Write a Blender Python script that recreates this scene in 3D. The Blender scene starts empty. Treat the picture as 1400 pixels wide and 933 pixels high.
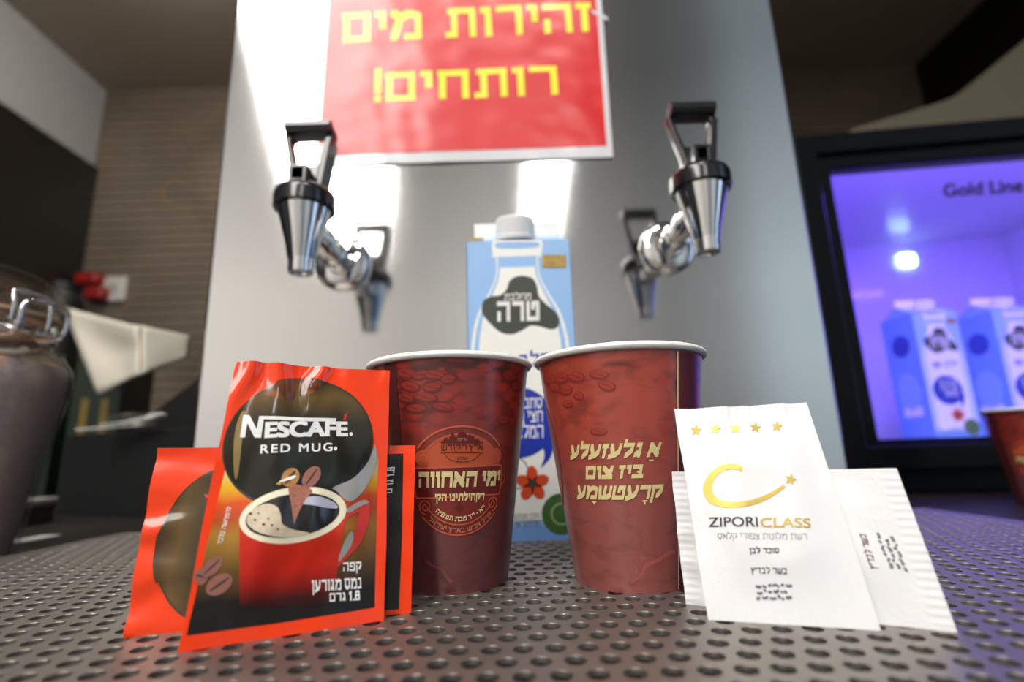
import bpy, bmesh, math, random
import numpy as np
from mathutils import Vector, Matrix, noise
random.seed(7)
SC = bpy.context.scene
COL = SC.collection
PI = math.pi

# ------------------------------------------------------------------ camera, world, lights, exposure
F_PX, CAM_H = 700.0, 0.0535
PITCH, ROLL = math.atan(700/3203), math.radians(1.8)
_F = Vector((0, math.cos(PITCH), math.sin(PITCH)))
_R0 = Vector((1, 0, 0)); _U0 = Vector((0, -math.sin(PITCH), math.cos(PITCH)))
_R = _R0*math.cos(ROLL) - _U0*math.sin(ROLL)
_U = _R0*math.sin(ROLL) + _U0*math.cos(ROLL)
CAM = Vector((0, 0, CAM_H))
cd = bpy.data.cameras.new('camera'); cam = bpy.data.objects.new('camera', cd); COL.objects.link(cam)
cam.matrix_world = Matrix(((_R.x, _U.x, -_F.x, 0), (_R.y, _U.y, -_F.y, 0), (_R.z, _U.z, -_F.z, CAM_H), (0, 0, 0, 1)))
cd.sensor_fit = 'HORIZONTAL'; cd.sensor_width = 36; cd.lens = 18
cd.clip_start = 0.01; cd.clip_end = 30
cd.dof.use_dof = True; cd.dof.focus_distance = 0.205; cd.dof.aperture_fstop = 5.0
SC.camera = cam

SC.view_settings.view_transform = 'Standard'; SC.view_settings.look = 'None'
SC.view_settings.gamma = 1.0; SC.view_settings.use_curve_mapping = False
SC.view_settings.exposure = 0.0
SC.cycles.use_denoising = True
SC.cycles.max_bounces = 8; SC.cycles.transparent_max_bounces = 12
SC.cycles.sample_clamp_indirect = 6.0
SC.cycles.caustics_reflective = False; SC.cycles.caustics_refractive = False

W = bpy.data.worlds.new('hall_daylight'); SC.world = W; W.use_nodes = True
wn = W.node_tree.nodes; wl = W.node_tree.links
bg = wn['Background']; bg.inputs['Strength'].default_value = 1.0
tc = wn.new('ShaderNodeTexCoord'); sx = wn.new('ShaderNodeSeparateXYZ'); wl.new(tc.outputs['Generated'], sx.inputs[0])
def wmath(op, a, b=None):
    m = wn.new('ShaderNodeMath'); m.operation = op
    for k, v in enumerate((a, b)):
        if v is None: continue
        if isinstance(v, (int, float)): m.inputs[k].default_value = v
        else: wl.new(v, m.inputs[k])
    return m.outputs[0]
# hall as bright and dark bands made up for the reflections: azimuth 0.5 is straight behind the camera, smaller is to the left
az = wmath('ADD', wmath('DIVIDE', wmath('ARCTAN2', sx.outputs['X'], wmath('MULTIPLY', sx.outputs['Y'], -1.0)), 2*PI), 0.5)
wr = wn.new('ShaderNodeValToRGB'); wl.new(az, wr.inputs[0]); el = wr.color_ramp
HALL = [(0.0, (.05, .045, .04)), (.262, (.06, .05, .04)), (.275, (2.3, 1.4, .68)), (.312, (2.3, 1.4, .68)), (.325, (.10, .07, .05)), (.355, (.06, .05, .045)), (.37, (1.0, .95, .88)), (.415, (1.0, .94, .86)), (.445, (.84, .78, .71)), (.47, (.62, .58, .54)), (.495, (.78, .76, .72)),
        (.52, (.46, .45, .44)), (.55, (.27, .27, .27)), (.566, (.33, .35, .36)), (.579, (.56, .66, .72)), (.60, (.60, .70, .77)), (.645, (.10, .10, .11)), (.66, (.05, .05, .06)), (.68, (.95, 1.25, 1.8)), (.70, (.9, 1.2, 1.75)), (.715, (.06, .06, .07)), (.78, (.04, .04, .05)), (1.0, (.04, .035, .03))]
el.elements[0].position, el.elements[0].color = HALL[0][0], (*HALL[0][1], 1)
el.elements[1].position, el.elements[1].color = HALL[-1][0], (*HALL[-1][1], 1)
for p_, c_ in HALL[1:-1]:
    e_ = el.elements.new(p_); e_.color = (*c_, 1)
up = wn.new('ShaderNodeMapRange'); up.inputs['From Min'].default_value = -.35; up.inputs['From Max'].default_value = .15; up.inputs['To Min'].default_value = .35; up.inputs['To Max'].default_value = 1.0
wl.new(sx.outputs['Z'], up.inputs['Value'])
wm = wn.new('ShaderNodeMix'); wm.data_type = 'RGBA'; wm.blend_type = 'MULTIPLY'; wm.inputs[0].default_value = 1
hi = wn.new('ShaderNodeMapRange'); hi.inputs['From Min'].default_value = .28; hi.inputs['From Max'].default_value = .62; hi.inputs['To Min'].default_value = 1.0; hi.inputs['To Max'].default_value = .40
wl.new(sx.outputs['Z'], hi.inputs['Value'])
wl.new(wr.outputs[0], wm.inputs[6]); wl.new(wmath('MULTIPLY', up.outputs[0], hi.outputs[0]), wm.inputs[7]); wl.new(wm.outputs[2], bg.inputs['Color'])

def area_light(name, loc, target, size, size_y, power, color):
    l = bpy.data.lights.new(name, 'AREA'); l.shape = 'RECTANGLE'; l.size = size; l.size_y = size_y
    l.energy = power; l.color = color
    o = bpy.data.objects.new(name, l); COL.objects.link(o); o.location = loc
    o.rotation_euler = (Vector(target)-Vector(loc)).to_track_quat('-Z', 'Y').to_euler()
    return o
area_light('added_top_fill', (.10, -.35, 1.56), (.02, .22, .0), .25, .25, 6, (1.0, .95, .88))  # added fill from above for tray and cup rims, no fixture there
area_light('added_wall_fill', (-.95, .95, 1.54), (-1.35, 1.9, .5), .15, .15, 7, (1.0, .93, .84))  # added fill that brightens the left part of the tiled wall

# ------------------------------------------------------------------ pixel helpers (1400 x 933 frame)
def ray(px, py): return _F + _R*((px-700)/F_PX) + _U*((466.5-py)/F_PX)
def at_y(px, py, Y):
    d = ray(px, py); return CAM + d*(Y/d.y)
def at_z(px, py, z=0.0):
    d = ray(px, py); return CAM + d*((z-CAM_H)/d.z)

# ------------------------------------------------------------------ materials
def lin(c):
    return tuple(((v/255)/12.92 if v/255 <= 0.04045 else ((v/255+0.055)/1.055)**2.4) for v in c)
def S(r, g, b): return (*lin((r, g, b)), 1)
def base_mat(name):
    m = bpy.data.materials.new(name); m.use_nodes = True
    return m, m.node_tree.nodes, m.node_tree.links, m.node_tree.nodes['Principled BSDF']
def mat(name, col, rough=0.5, metal=0.0, spec=0.5, coat=0.0, bump=0.0, bscale=200.0, vary=0.0, vscale=40.0, emis=None, estr=0.0, coatr=0.05):
    m, n, l, b = base_mat(name)
    b.inputs['Base Color'].default_value = col
    b.inputs['Roughness'].default_value = rough; b.inputs['Metallic'].default_value = metal
    b.inputs['Specular IOR Level'].default_value = spec
    b.inputs['Coat Weight'].default_value = coat; b.inputs['Coat Roughness'].default_value = coatr
    if emis:
        b.inputs['Emission Color'].default_value = emis; b.inputs['Emission Strength'].default_value = estr
    if bump or vary:
        t = n.new('ShaderNodeTexCoord'); nz = n.new('ShaderNodeTexNoise'); nz.inputs['Scale'].default_value = bscale; nz.inputs['Detail'].default_value = 4
        l.new(t.outputs['Object'], nz.inputs['Vector'])
        if bump:
            bp = n.new('ShaderNodeBump'); bp.inputs['Strength'].default_value = bump; bp.inputs['Distance'].default_value = 0.001
            l.new(nz.outputs['Fac'], bp.inputs['Height']); l.new(bp.outputs[0], b.inputs['Normal'])
        if vary:
            n2 = n.new('ShaderNodeTexNoise'); n2.inputs['Scale'].default_value = vscale; n2.inputs['Detail'].default_value = 5
            l.new(t.outputs['Object'], n2.inputs['Vector'])
            r = n.new('ShaderNodeValToRGB'); r.color_ramp.elements[0].position = 0.3; r.color_ramp.elements[1].position = 0.7
            r.color_ramp.elements[0].color = tuple(c*(1-vary) for c in col[:3])+(1,)
            r.color_ramp.elements[1].color = tuple(min(1, c*(1+vary)) for c in col[:3])+(1,)
            l.new(n2.outputs['Fac'], r.inputs[0]); l.new(r.outputs[0], b.inputs['Base Color'])
    return m
def ramp_node(n, stops):
    r = n.new('ShaderNodeValToRGB'); e = r.color_ramp.elements
    e[0].position, e[0].color = stops[0]; e[1].position, e[1].color = stops[-1]
    for p, c in stops[1:-1]:
        x = e.new(p); x.color = c
    return r
def print_mat(name, vstops, ustops=None, wobble=0.0, wscale=6.0, rough=.3, coat=.3):
    """printed artwork: colours run along the pouch's own v (and u) coordinate"""
    m, n, l, b = base_mat(name)
    uv = n.new('ShaderNodeUVMap'); uv.uv_map = 'uv'
    s = n.new('ShaderNodeSeparateXYZ'); src = uv.outputs[0]
    if wobble:
        nz = n.new('ShaderNodeTexNoise'); nz.inputs['Scale'].default_value = wscale; nz.inputs['Detail'].default_value = 3
        l.new(uv.outputs[0], nz.inputs['Vector'])
        sub = n.new('ShaderNodeVectorMath'); sub.operation = 'SUBTRACT'; sub.inputs[1].default_value = (.5, .5, .5)
        l.new(nz.outputs['Color'], sub.inputs[0])
        sc_ = n.new('ShaderNodeVectorMath'); sc_.operation = 'SCALE'; sc_.inputs['Scale'].default_value = wobble
        l.new(sub.outputs[0], sc_.inputs[0])
        ad = n.new('ShaderNodeVectorMath'); ad.operation = 'ADD'
        l.new(uv.outputs[0], ad.inputs[0]); l.new(sc_.outputs[0], ad.inputs[1]); src = ad.outputs[0]
    l.new(src, s.inputs[0])
    rv = ramp_node(n, vstops); l.new(s.outputs['Y'], rv.inputs[0]); out = rv.outputs[0]
    if ustops:
        ru = ramp_node(n, ustops); l.new(s.outputs['X'], ru.inputs[0])
        mx = n.new('ShaderNodeMix'); mx.data_type = 'RGBA'; mx.blend_type = 'MULTIPLY'; mx.inputs[0].default_value = 1
        l.new(rv.outputs[0], mx.inputs[6]); l.new(ru.outputs[0], mx.inputs[7]); out = mx.outputs[2]
    l.new(out, b.inputs['Base Color'])
    b.inputs['Roughness'].default_value = rough; b.inputs['Coat Weight'].default_value = coat; b.inputs['Coat Roughness'].default_value = 0.08; b.inputs['Specular IOR Level'].default_value = .3
    return m

# ------------------------------------------------------------------ mesh helpers
ORIGIN = {}
def link(name, data, parent=None):
    o = bpy.data.objects.new(name, data); COL.objects.link(o)
    if parent: o.parent = parent
    return o
def xf(o):
    """matrix of a thing or a part inside the world (roots only carry a transform)"""
    r = o
    while r.parent: r = r.parent
    return Matrix.LocRotScale(r.location, r.rotation_euler, None)
def obj(name, bm, mats, parent=None, smooth=True, world=False, autosmooth=40, uvw=None):
    """one mesh object; world=True: the vertices are world coordinates of a parented mesh"""
    if not isinstance(mats, (list, tuple)): mats = [mats]
    if world and parent is not None: bm.transform(xf(parent).inverted())
    me = bpy.data.meshes.new(name)
    bm.normal_update(); bm.to_mesh(me); bm.free()
    for m in mats: me.materials.append(m)
    if smooth:
        me.shade_smooth()
        me.set_sharp_from_angle(angle=math.radians(autosmooth))
    o = link(name, me, parent)
    if smooth and autosmooth == 40:
        w = o.modifiers.new('normals', 'WEIGHTED_NORMAL'); w.keep_sharp = True; w.weight = 100
    return o
def tag(o, label=None, cat=None, group=None, kind=None):
    if label: o['label'] = label
    if cat: o['category'] = cat
    if group: o['group'] = group
    if kind: o['kind'] = kind
    return o
def thing(name, label, cat, loc=(0, 0, 0), rz=0.0, group=None):
    o = bpy.data.objects.new(name, None); COL.objects.link(o); o.location = loc; o.rotation_euler = (0, 0, rz)
    o.empty_display_size = 0.02
    return tag(o, label, cat, group)
def dup(root, loc, rz, label, group=None, rx=0.0):
    r = root.copy(); COL.objects.link(r); r.location = loc; r.rotation_euler = (rx, 0, rz); r['label'] = label
    if group: r['group'] = group
    for ch in list(root.children):
        c = ch.copy(); COL.objects.link(c); c.parent = r
        for g in list(ch.children):
            d = g.copy(); COL.objects.link(d); d.parent = c
    return r
def BM(): return bmesh.new()
def add(bm, V, F, mi=0):
    vs = [bm.verts.new(v) for v in V]; fs = []
    for f in F:
        try:
            fc = bm.faces.new([vs[i] for i in f]); fc.material_index = mi; fs.append(fc)
        except ValueError: pass
    return vs, fs
def box(bm, lo, hi, bevel=0.0, seg=2, mi=0, M=None):
    b2 = BM()
    x0, y0, z0 = lo; x1, y1, z1 = hi
    V = [(x, y, z) for z in (z0, z1) for y in (y0, y1) for x in (x0, x1)]
    add(b2, V, [(0, 2, 3, 1), (4, 5, 7, 6), (0, 1, 5, 4), (2, 6, 7, 3), (0, 4, 6, 2), (1, 3, 7, 5)])
    if bevel: bmesh.ops.bevel(b2, geom=b2.edges[:], offset=bevel, segments=seg, profile=0.5, affect='EDGES')
    if M is not None: b2.transform(M)
    join(bm, b2, mi)
def join(bm, b2, mi=0):
    b2.verts.index_update()
    vs = [bm.verts.new(v.co) for v in b2.verts]
    for f in b2.faces:
        n = bm.faces.new([vs[v.index] for v in f.verts]); n.material_index = mi
    b2.free()
def lathe(bm, prof, seg=64, M=None, mi=0, a0=0.0, a1=2*PI):
    """prof: (r, z) from one end to the other, outside seen walking up"""
    full = abs(a1-a0-2*PI) < 1e-6
    n = seg if full else seg+1
    rings = []
    for r, z in prof:
        if r < 1e-7: rings.append([bm.verts.new((0, 0, z))]); continue
        rings.append([bm.verts.new((r*math.cos(a0+(a1-a0)*i/seg), r*math.sin(a0+(a1-a0)*i/seg), z)) for i in range(n)])
    allv = [v for R in rings for v in R]
    for A, B in zip(rings, rings[1:]):
        for i in range(seg):
            j = (i+1) % n
            if len(A) == 1 and len(B) == 1: continue
            if len(A) == 1: f = [A[0], B[j], B[i]]
            elif len(B) == 1: f = [A[i], A[j], B[0]]
            else: f = [A[i], A[j], B[j], B[i]]
            bm.faces.new(f).material_index = mi
    if M is not None:
        for v in allv: v.co = M @ v.co
def tube(bm, pts, r, seg=12, closed=False, mi=0, cap=True):
    pts = [Vector(p) for p in pts]; n = len(pts); rings = []
    up = None
    for i, p in enumerate(pts):
        if closed: t = (pts[(i+1) % n]-pts[i-1]).normalized()
        else: t = (pts[min(i+1, n-1)]-pts[max(i-1, 0)]).normalized()
        if up is None:
            up = Vector((0, 0, 1)) if abs(t.z) < .9 else Vector((1, 0, 0))
        up = (up-t*up.dot(t)).normalized(); sd = t.cross(up)
        rr = r[i] if isinstance(r, (list, tuple)) else r
        rings.append([bm.verts.new(p+(up*math.cos(2*PI*k/seg)+sd*math.sin(2*PI*k/seg))*rr) for k in range(seg)])
    for i in range(n if closed else n-1):
        A, B = rings[i], rings[(i+1) % n]
        for k in range(seg):
            bm.faces.new([A[k], B[k], B[(k+1) % seg], A[(k+1) % seg]]).material_index = mi
    if cap and not closed:
        bm.faces.new(rings[0]).material_index = mi; bm.faces.new(rings[-1][::-1]).material_index = mi
def prism(bm, poly, y0, y1, bevel=0.0, M=None, mi=0):
    """polygon in x,z extruded along y"""
    b2 = BM(); n = len(poly)
    V = [(x, y0, z) for x, z in poly]+[(x, y1, z) for x, z in poly]
    add(b2, V, [tuple(range(n)), tuple(range(2*n-1, n-1, -1))]+[(i, i+n, (i+1) % n+n, (i+1) % n) for i in range(n)])
    bmesh.ops.recalc_face_normals(b2, faces=b2.faces[:])
    if bevel: bmesh.ops.bevel(b2, geom=b2.edges[:], offset=bevel, segments=2, profile=0.5, affect='EDGES')
    if M is not None: b2.transform(M)
    join(bm, b2, mi)
def frame_prism(bm, outer, inner, y0, y1, bevel=0.0, M=None, mi=0):
    """ring between two polygons of equal point count (x,z), extruded along y"""
    b2 = BM(); n = len(outer)
    V = [(x, y0, z) for x, z in outer]+[(x, y0, z) for x, z in inner]+[(x, y1, z) for x, z in outer]+[(x, y1, z) for x, z in inner]
    Fc = []
    for i in range(n):
        j = (i+1) % n
        Fc += [(i, j, n+j, n+i), (2*n+i, 3*n+i, 3*n+j, 2*n+j), (i, 2*n+i, 2*n+j, j), (n+i, n+j, 3*n+j, 3*n+i)]
    add(b2, V, Fc); bmesh.ops.recalc_face_normals(b2, faces=b2.faces[:])
    if bevel: bmesh.ops.bevel(b2, geom=[e for e in b2.edges if e.calc_face_angle(0) > 0.3], offset=bevel, segments=2, profile=0.5, affect='EDGES')
    if M is not None: b2.transform(M)
    join(bm, b2, mi)
def smooth_poly(pts, k=6, closed=True):
    """Catmull-Rom through the points"""
    P = [np.array(p, float) for p in pts]; n = len(P); out = []
    for i in range(n if closed else n-1):
        if closed: a, b, c, d = P[i-1], P[i], P[(i+1) % n], P[(i+2) % n]
        else: a, b, c, d = P[max(i-1, 0)], P[i], P[i+1], P[min(i+2, n-1)]
        for j in range(k):
            t = j/k
            out.append(tuple(0.5*((2*b)+(-a+c)*t+(2*a-5*b+4*c-d)*t*t+(-a+3*b-3*c+d)*t**3)))
    if not closed: out.append(tuple(P[-1]))
    return out
def ell(cx, cy, rx, ry, rot=0.0, n=48, a0=0.0, a1=2*PI):
    o = []; m = n if abs(a1-a0-2*PI) < 1e-6 else n+1
    for i in range(m):
        a = a0+(a1-a0)*i/n; x, y = rx*math.cos(a), ry*math.sin(a)
        o.append((cx+x*math.cos(rot)-y*math.sin(rot), cy+x*math.sin(rot)+y*math.cos(rot)))
    return o
def stroke(pts, w, closed=False):
    """polyline -> list of quads of width w"""
    P = [np.array(p, float) for p in pts]; n = len(P); L = []; Rr = []
    for i in range(n):
        t = (P[(i+1) % n]-P[i-1]) if closed else (P[min(i+1, n-1)]-P[max(i-1, 0)])
        t = t/(np.linalg.norm(t)+1e-12); nn = np.array([-t[1], t[0]])*w/2
        L.append(P[i]+nn); Rr.append(P[i]-nn)
    return [[tuple(L[i]), tuple(Rr[i]), tuple(Rr[(i+1) % n]), tuple(L[(i+1) % n])] for i in range(n if closed else n-1)]
def star(cx, cy, r, rot=PI/2, k=0.42):
    return [(cx+(r if i % 2 == 0 else r*k)*math.cos(rot+i*PI/5), cy+(r if i % 2 == 0 else r*k)*math.sin(rot+i*PI/5)) for i in range(10)]

# ------------------------------------------------------------------ lettering
HEB = {  # width, strokes in a unit box
 'א': (.92, [[(.02, 1), (1, 0)], [(.97, 1), (.93, .62), (.62, .42)], [(0, 0), (.06, .42), (.34, .64)]]),
 'ב': (.88, [[(0, 1), (.8, 1), (.8, 0)], [(0, 0), (1, 0)]]),
 'ג': (.62, [[(.2, 1), (.62, 1), (.8, 0)], [(.72, .38), (.1, .05)]]),
 'ד': (.85, [[(0, 1), (1, 1)], [(.82, 1), (.82, 0)]]),
 'ה': (.95, [[(0, 1), (1, 1), (1, 0)], [(.04, .36), (.04, 0)]]),
 'ו': (.36, [[(0, 1), (1, 1), (1, 0)]]),
 'ז': (.50, [[(0, 1), (1, 1)], [(.6, 1), (.5, 0)]]),
 'ח': (.95, [[(0, 1), (1, 1), (1, 0)], [(.06, 1), (.06, 0)]]),
 'ט': (.95, [[(0, 1), (0, 0), (1, 0), (1, 1), (.55, 1), (.5, .72)]]),
 'י': (.36, [[(0, 1), (1, 1), (1, .5)]]),
 'כ': (.80, [[(0, 1), (1, 1), (1, 0), (0, 0)]]),
 'ך': (.80, [[(0, 1), (1, 1), (1, -.35)]]),
 'ל': (.80, [[(0, 1.38), (0, 1), (1, 1), (1, .5), (.4, 0)]]),
 'מ': (1.0, [[(0, 0), (.26, .86)], [(0, 1), (.3, .8), (.6, 1), (1, .86), (1, 0), (.55, 0)]]),
 'ם': (.92, [[(0, 1), (1, 1), (1, 0), (.04, 0), (.04, 1)]]),
 'נ': (.60, [[(.2, 1), (1, 1), (1, 0), (0, 0)]]),
 'ן': (.36, [[(0, 1), (1, 1), (1, -.35)]]),
 'ס': (.95, [[(0, 1), (1, 1), (.95, .3), (.62, 0), (.38, 0), (.06, .3), (.06, 1)]]),
 'ע': (.92, [[(.06, 1), (.36, .14)], [(.98, 1), (.92, .42), (.62, .12), (0, -.08)]]),
 'פ': (.90, [[(.4, .52), (.04, .55), (.04, 1), (1, 1), (1, 0), (0, 0)]]),
 'צ': (.88, [[(.04, 1), (.98, 0), (0, 0)], [(.98, 1), (.94, .68), (.6, .45)]]),
 'ץ': (.80, [[(.0, 1), (.5, .52)], [(1, 1), (.94, .68), (.5, .45)], [(.5, .6), (.5, -.35)]]),
 'ק': (.92, [[(0, 1), (1, 1), (1, .62), (.6, .12)], [(.06, .58), (.06, -.38)]]),
 'ר': (.85, [[(0, 1), (1, 1), (1, 0)]]),
 'ש': (1.1, [[(0, 1), (.1, 0), (.72, 0), (1, .3), (1, 1)], [(.52, 1), (.45, .1)]]),
 'ת': (1.0, [[(.1, 1), (1, 1), (1, 0)], [(.24, 1), (.24, 0), (0, 0)]]),
 "'": (.12, [[(.5, 1.0), (.2, .75)]]),
 '"': (.34, [[(.1, 1.0), (0, .75)], [(1, 1.0), (.9, .75)]]),
 '-': (.42, [[(0, .5), (1, .5)]]),
 '!': (.16, [[(.5, 1.2), (.5, .35)], [(.5, 0.0), (.5, .02)]]),
 '.': (.12, [[(.5, 0), (.5, .01)]]),
 '1': (.34, [[(0, .8), (1, 1.0), (1, 0)]]),
 '8': (.62, [[(.1, .52), (.1, 1), (.9, 1), (.9, .52), (.0, .5), (0, 0), (1, 0), (1, .5), (.5, .52)]]),
 '3': (.60, [[(0, 1), (1, 1), (1, 0), (0, 0)], [(.3, .5), (1, .5)]]),
 '%': (.95, [[(.05, 0), (.95, 1)], [(.0, 1), (.28, 1), (.28, .7), (.0, .7), (.0, 1)], [(.72, .3), (1, .3), (1, 0), (.72, 0), (.72, .3)]]),
}
def hull(pts):
    pts = sorted(set((round(x, 7), round(y, 7)) for x, y in pts))
    def half(ps):
        h = []
        for p in ps:
            while len(h) > 1 and (h[-1][0]-h[-2][0])*(p[1]-h[-2][1])-(h[-1][1]-h[-2][1])*(p[0]-h[-2][0]) <= 0: h.pop()
            h.append(p)
        return h[:-1]
    return half(pts)+half(pts[::-1])
def hebrew(s, pw=.2, ph=.2, gap=.16, space=.5, slant=0.0):
    """s in reading order; returns polygons, unit letter height 1, laid out right to left"""
    polys = []; x = 0.0
    def runs(t):                      # numbers keep their own order
        out = []; i = 0
        while i < len(t):
            if t[i].isdigit() or (t[i] == '%'):
                j = i
                while j < len(t) and (t[j].isdigit() or t[j] in '.%'): j += 1
                out.append(t[i:j][::-1]); i = j
            else: out.append(t[i]); i += 1
        return ''.join(out)[::-1]
    for ch in runs(s):
        if ch == ' ': x += space; continue
        w, st = HEB[ch]
        for pl in st:
            q = [(x+pw/2+px*max(w-pw, 0.01), ph/2+py*(1-ph)) for px, py in pl]
            for a, b in zip(q, q[1:]):
                polys.append(hull([(p[0]+sx*pw/2, p[1]+sy*ph/2) for p in (a, b) for sx in (-1, 1) for sy in (-1, 1)]))
        x += w+gap
    x -= gap
    polys = [[(a+slant*b, b) for a, b in p] for p in polys]
    return polys, x
def latin(s, bold=0.0, track=1.0):
    c = bpy.data.curves.new('t', 'FONT'); c.body = s; c.size = 1; c.space_character = track
    o = bpy.data.objects.new('t', c); COL.objects.link(o)
    me = bpy.data.meshes.new_from_object(o.evaluated_get(bpy.context.evaluated_depsgraph_get()))
    polys = [[tuple(me.vertices[i].co[:2]) for i in p.vertices] for p in me.polygons]
    if bold: polys = [[(x+dx*bold, y+dy*bold) for x, y in p] for p in polys for dx, dy in ((0, 0), (-1, -.8), (1, -.8), (-1, .8), (1, .8))]
    bpy.data.objects.remove(o); bpy.data.curves.remove(c); bpy.data.meshes.remove(me)
    xs = [x for p in polys for x, _ in p]; ys = [y for p in polys for _, y in p]
    x0, x1, y0, y1 = min(xs), max(xs), min(ys), max(ys)
    return [[((x-x0)/(y1-y0), (y-y0)/(y1-y0)) for x, y in p] for p in polys], (x1-x0)/(y1-y0)
def place(text, o, r, t):
    """text box (0..w, 0..1) -> parallelogram with corners o (left base), r (right base), t (left top)"""
    polys, w = text; o, r, t = (np.array(v, float) for v in (o, r, t))
    return [[tuple(o+(r-o)*(x/w)+(t-o)*y) for x, y in p] for p in polys]

# ------------------------------------------------------------------ surfaces that carry print
def inside_cut(bm, lo, hi, step, axis):
    n = int(math.ceil((hi-lo)/step))
    for i in range(1, n):
        c = lo+i*step; co = [0, 0, 0]; no = [0, 0, 0]; co[axis] = c; no[axis] = 1
        bmesh.ops.bisect_plane(bm, geom=bm.verts[:]+bm.edges[:]+bm.faces[:], plane_co=co, plane_no=no)
def decal(name, layers, surf, parent, label=None, step=None):
    """layers: list of (polygons in surface uv, material, height above the surface)"""
    bm = BM(); uvl = bm.loops.layers.uv.new('uv'); mats = []
    for polys, m, off in layers:
        if m not in mats: mats.append(m)
        b2 = BM()
        for p in polys:
            try: b2.faces.new([b2.verts.new((x, y, 0)) for x, y in p])
            except ValueError: pass
        bmesh.ops.triangulate(b2, faces=b2.faces[:])
        if step:
            for ax in (0, 1):
                cs = [v.co[ax] for v in b2.verts]
                if cs: inside_cut(b2, min(cs), max(cs), step[ax], ax)
        for f in b2.faces:
            if f.calc_area() < 1e-14: continue
            q = [v.co[:2] for v in f.verts]
            a = sum(q[i-1][0]*q[i][1]-q[i][0]*q[i-1][1] for i in range(len(q)))
            if a < 0: q = q[::-1]
            nf = bm.faces.new([bm.verts.new(surf.xyz(u, v, off)) for u, v in q]); nf.material_index = mats.index(m)
            for lp, (u, v) in zip(nf.loops, q): lp[uvl].uv = surf.n01(u, v)
        b2.free()
    bmesh.ops.remove_doubles(bm, verts=bm.verts[:], dist=2e-6)
    o = obj(name, bm, mats, parent, world=surf.world, autosmooth=60)
    if label: o['label'] = label
    return o
class Flat:
    """plane y = Y facing -y; u = x, v = z"""
    world = True
    def __init__(s, Y, x0=0, x1=1, z0=0, z1=1, wave=None): s.Y, s.b, s.wave = Y, (x0, x1, z0, z1), wave
    def uv(s, px, py): p = at_y(px, py, s.Y); return (p.x, p.z)
    def xyz(s, u, v, off): return Vector((u, s.Y-off-(s.wave(u, v) if s.wave else 0), v))
    def n01(s, u, v): x0, x1, z0, z1 = s.b; return ((u-x0)/(x1-x0), (v-z0)/(z1-z0))
class Cone:
    """paper-cup wall standing at (cx, cy): u = angle, v = height"""
    world = True
    def __init__(s, cx, cy, rb, rt, h): s.c, s.rb, s.rt, s.h = (cx, cy), rb, rt, h
    def r(s, z): return s.rb+(s.rt-s.rb)*z/s.h
    def uv(s, px, py):
        d = ray(px, py); k = (s.rt-s.rb)/s.h
        ox, oy = -s.c[0], -s.c[1]; r0 = s.rb+k*CAM_H
        a = d.x**2+d.y**2-(k*d.z)**2; b = 2*(ox*d.x+oy*d.y-r0*k*d.z); c = ox*ox+oy*oy-r0*r0
        dis = max(b*b-4*a*c, 0); t = (-b-math.sqrt(dis))/(2*a); p = CAM+d*t
        return (math.atan2(p.y-s.c[1], p.x-s.c[0]), p.z)
    def xyz(s, u, v, off):
        r = s.r(v)+off; return Vector((s.c[0]+r*math.cos(u), s.c[1]+r*math.sin(u), v))
    def n01(s, u, v): return (u/(2*PI), v/s.h)
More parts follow.
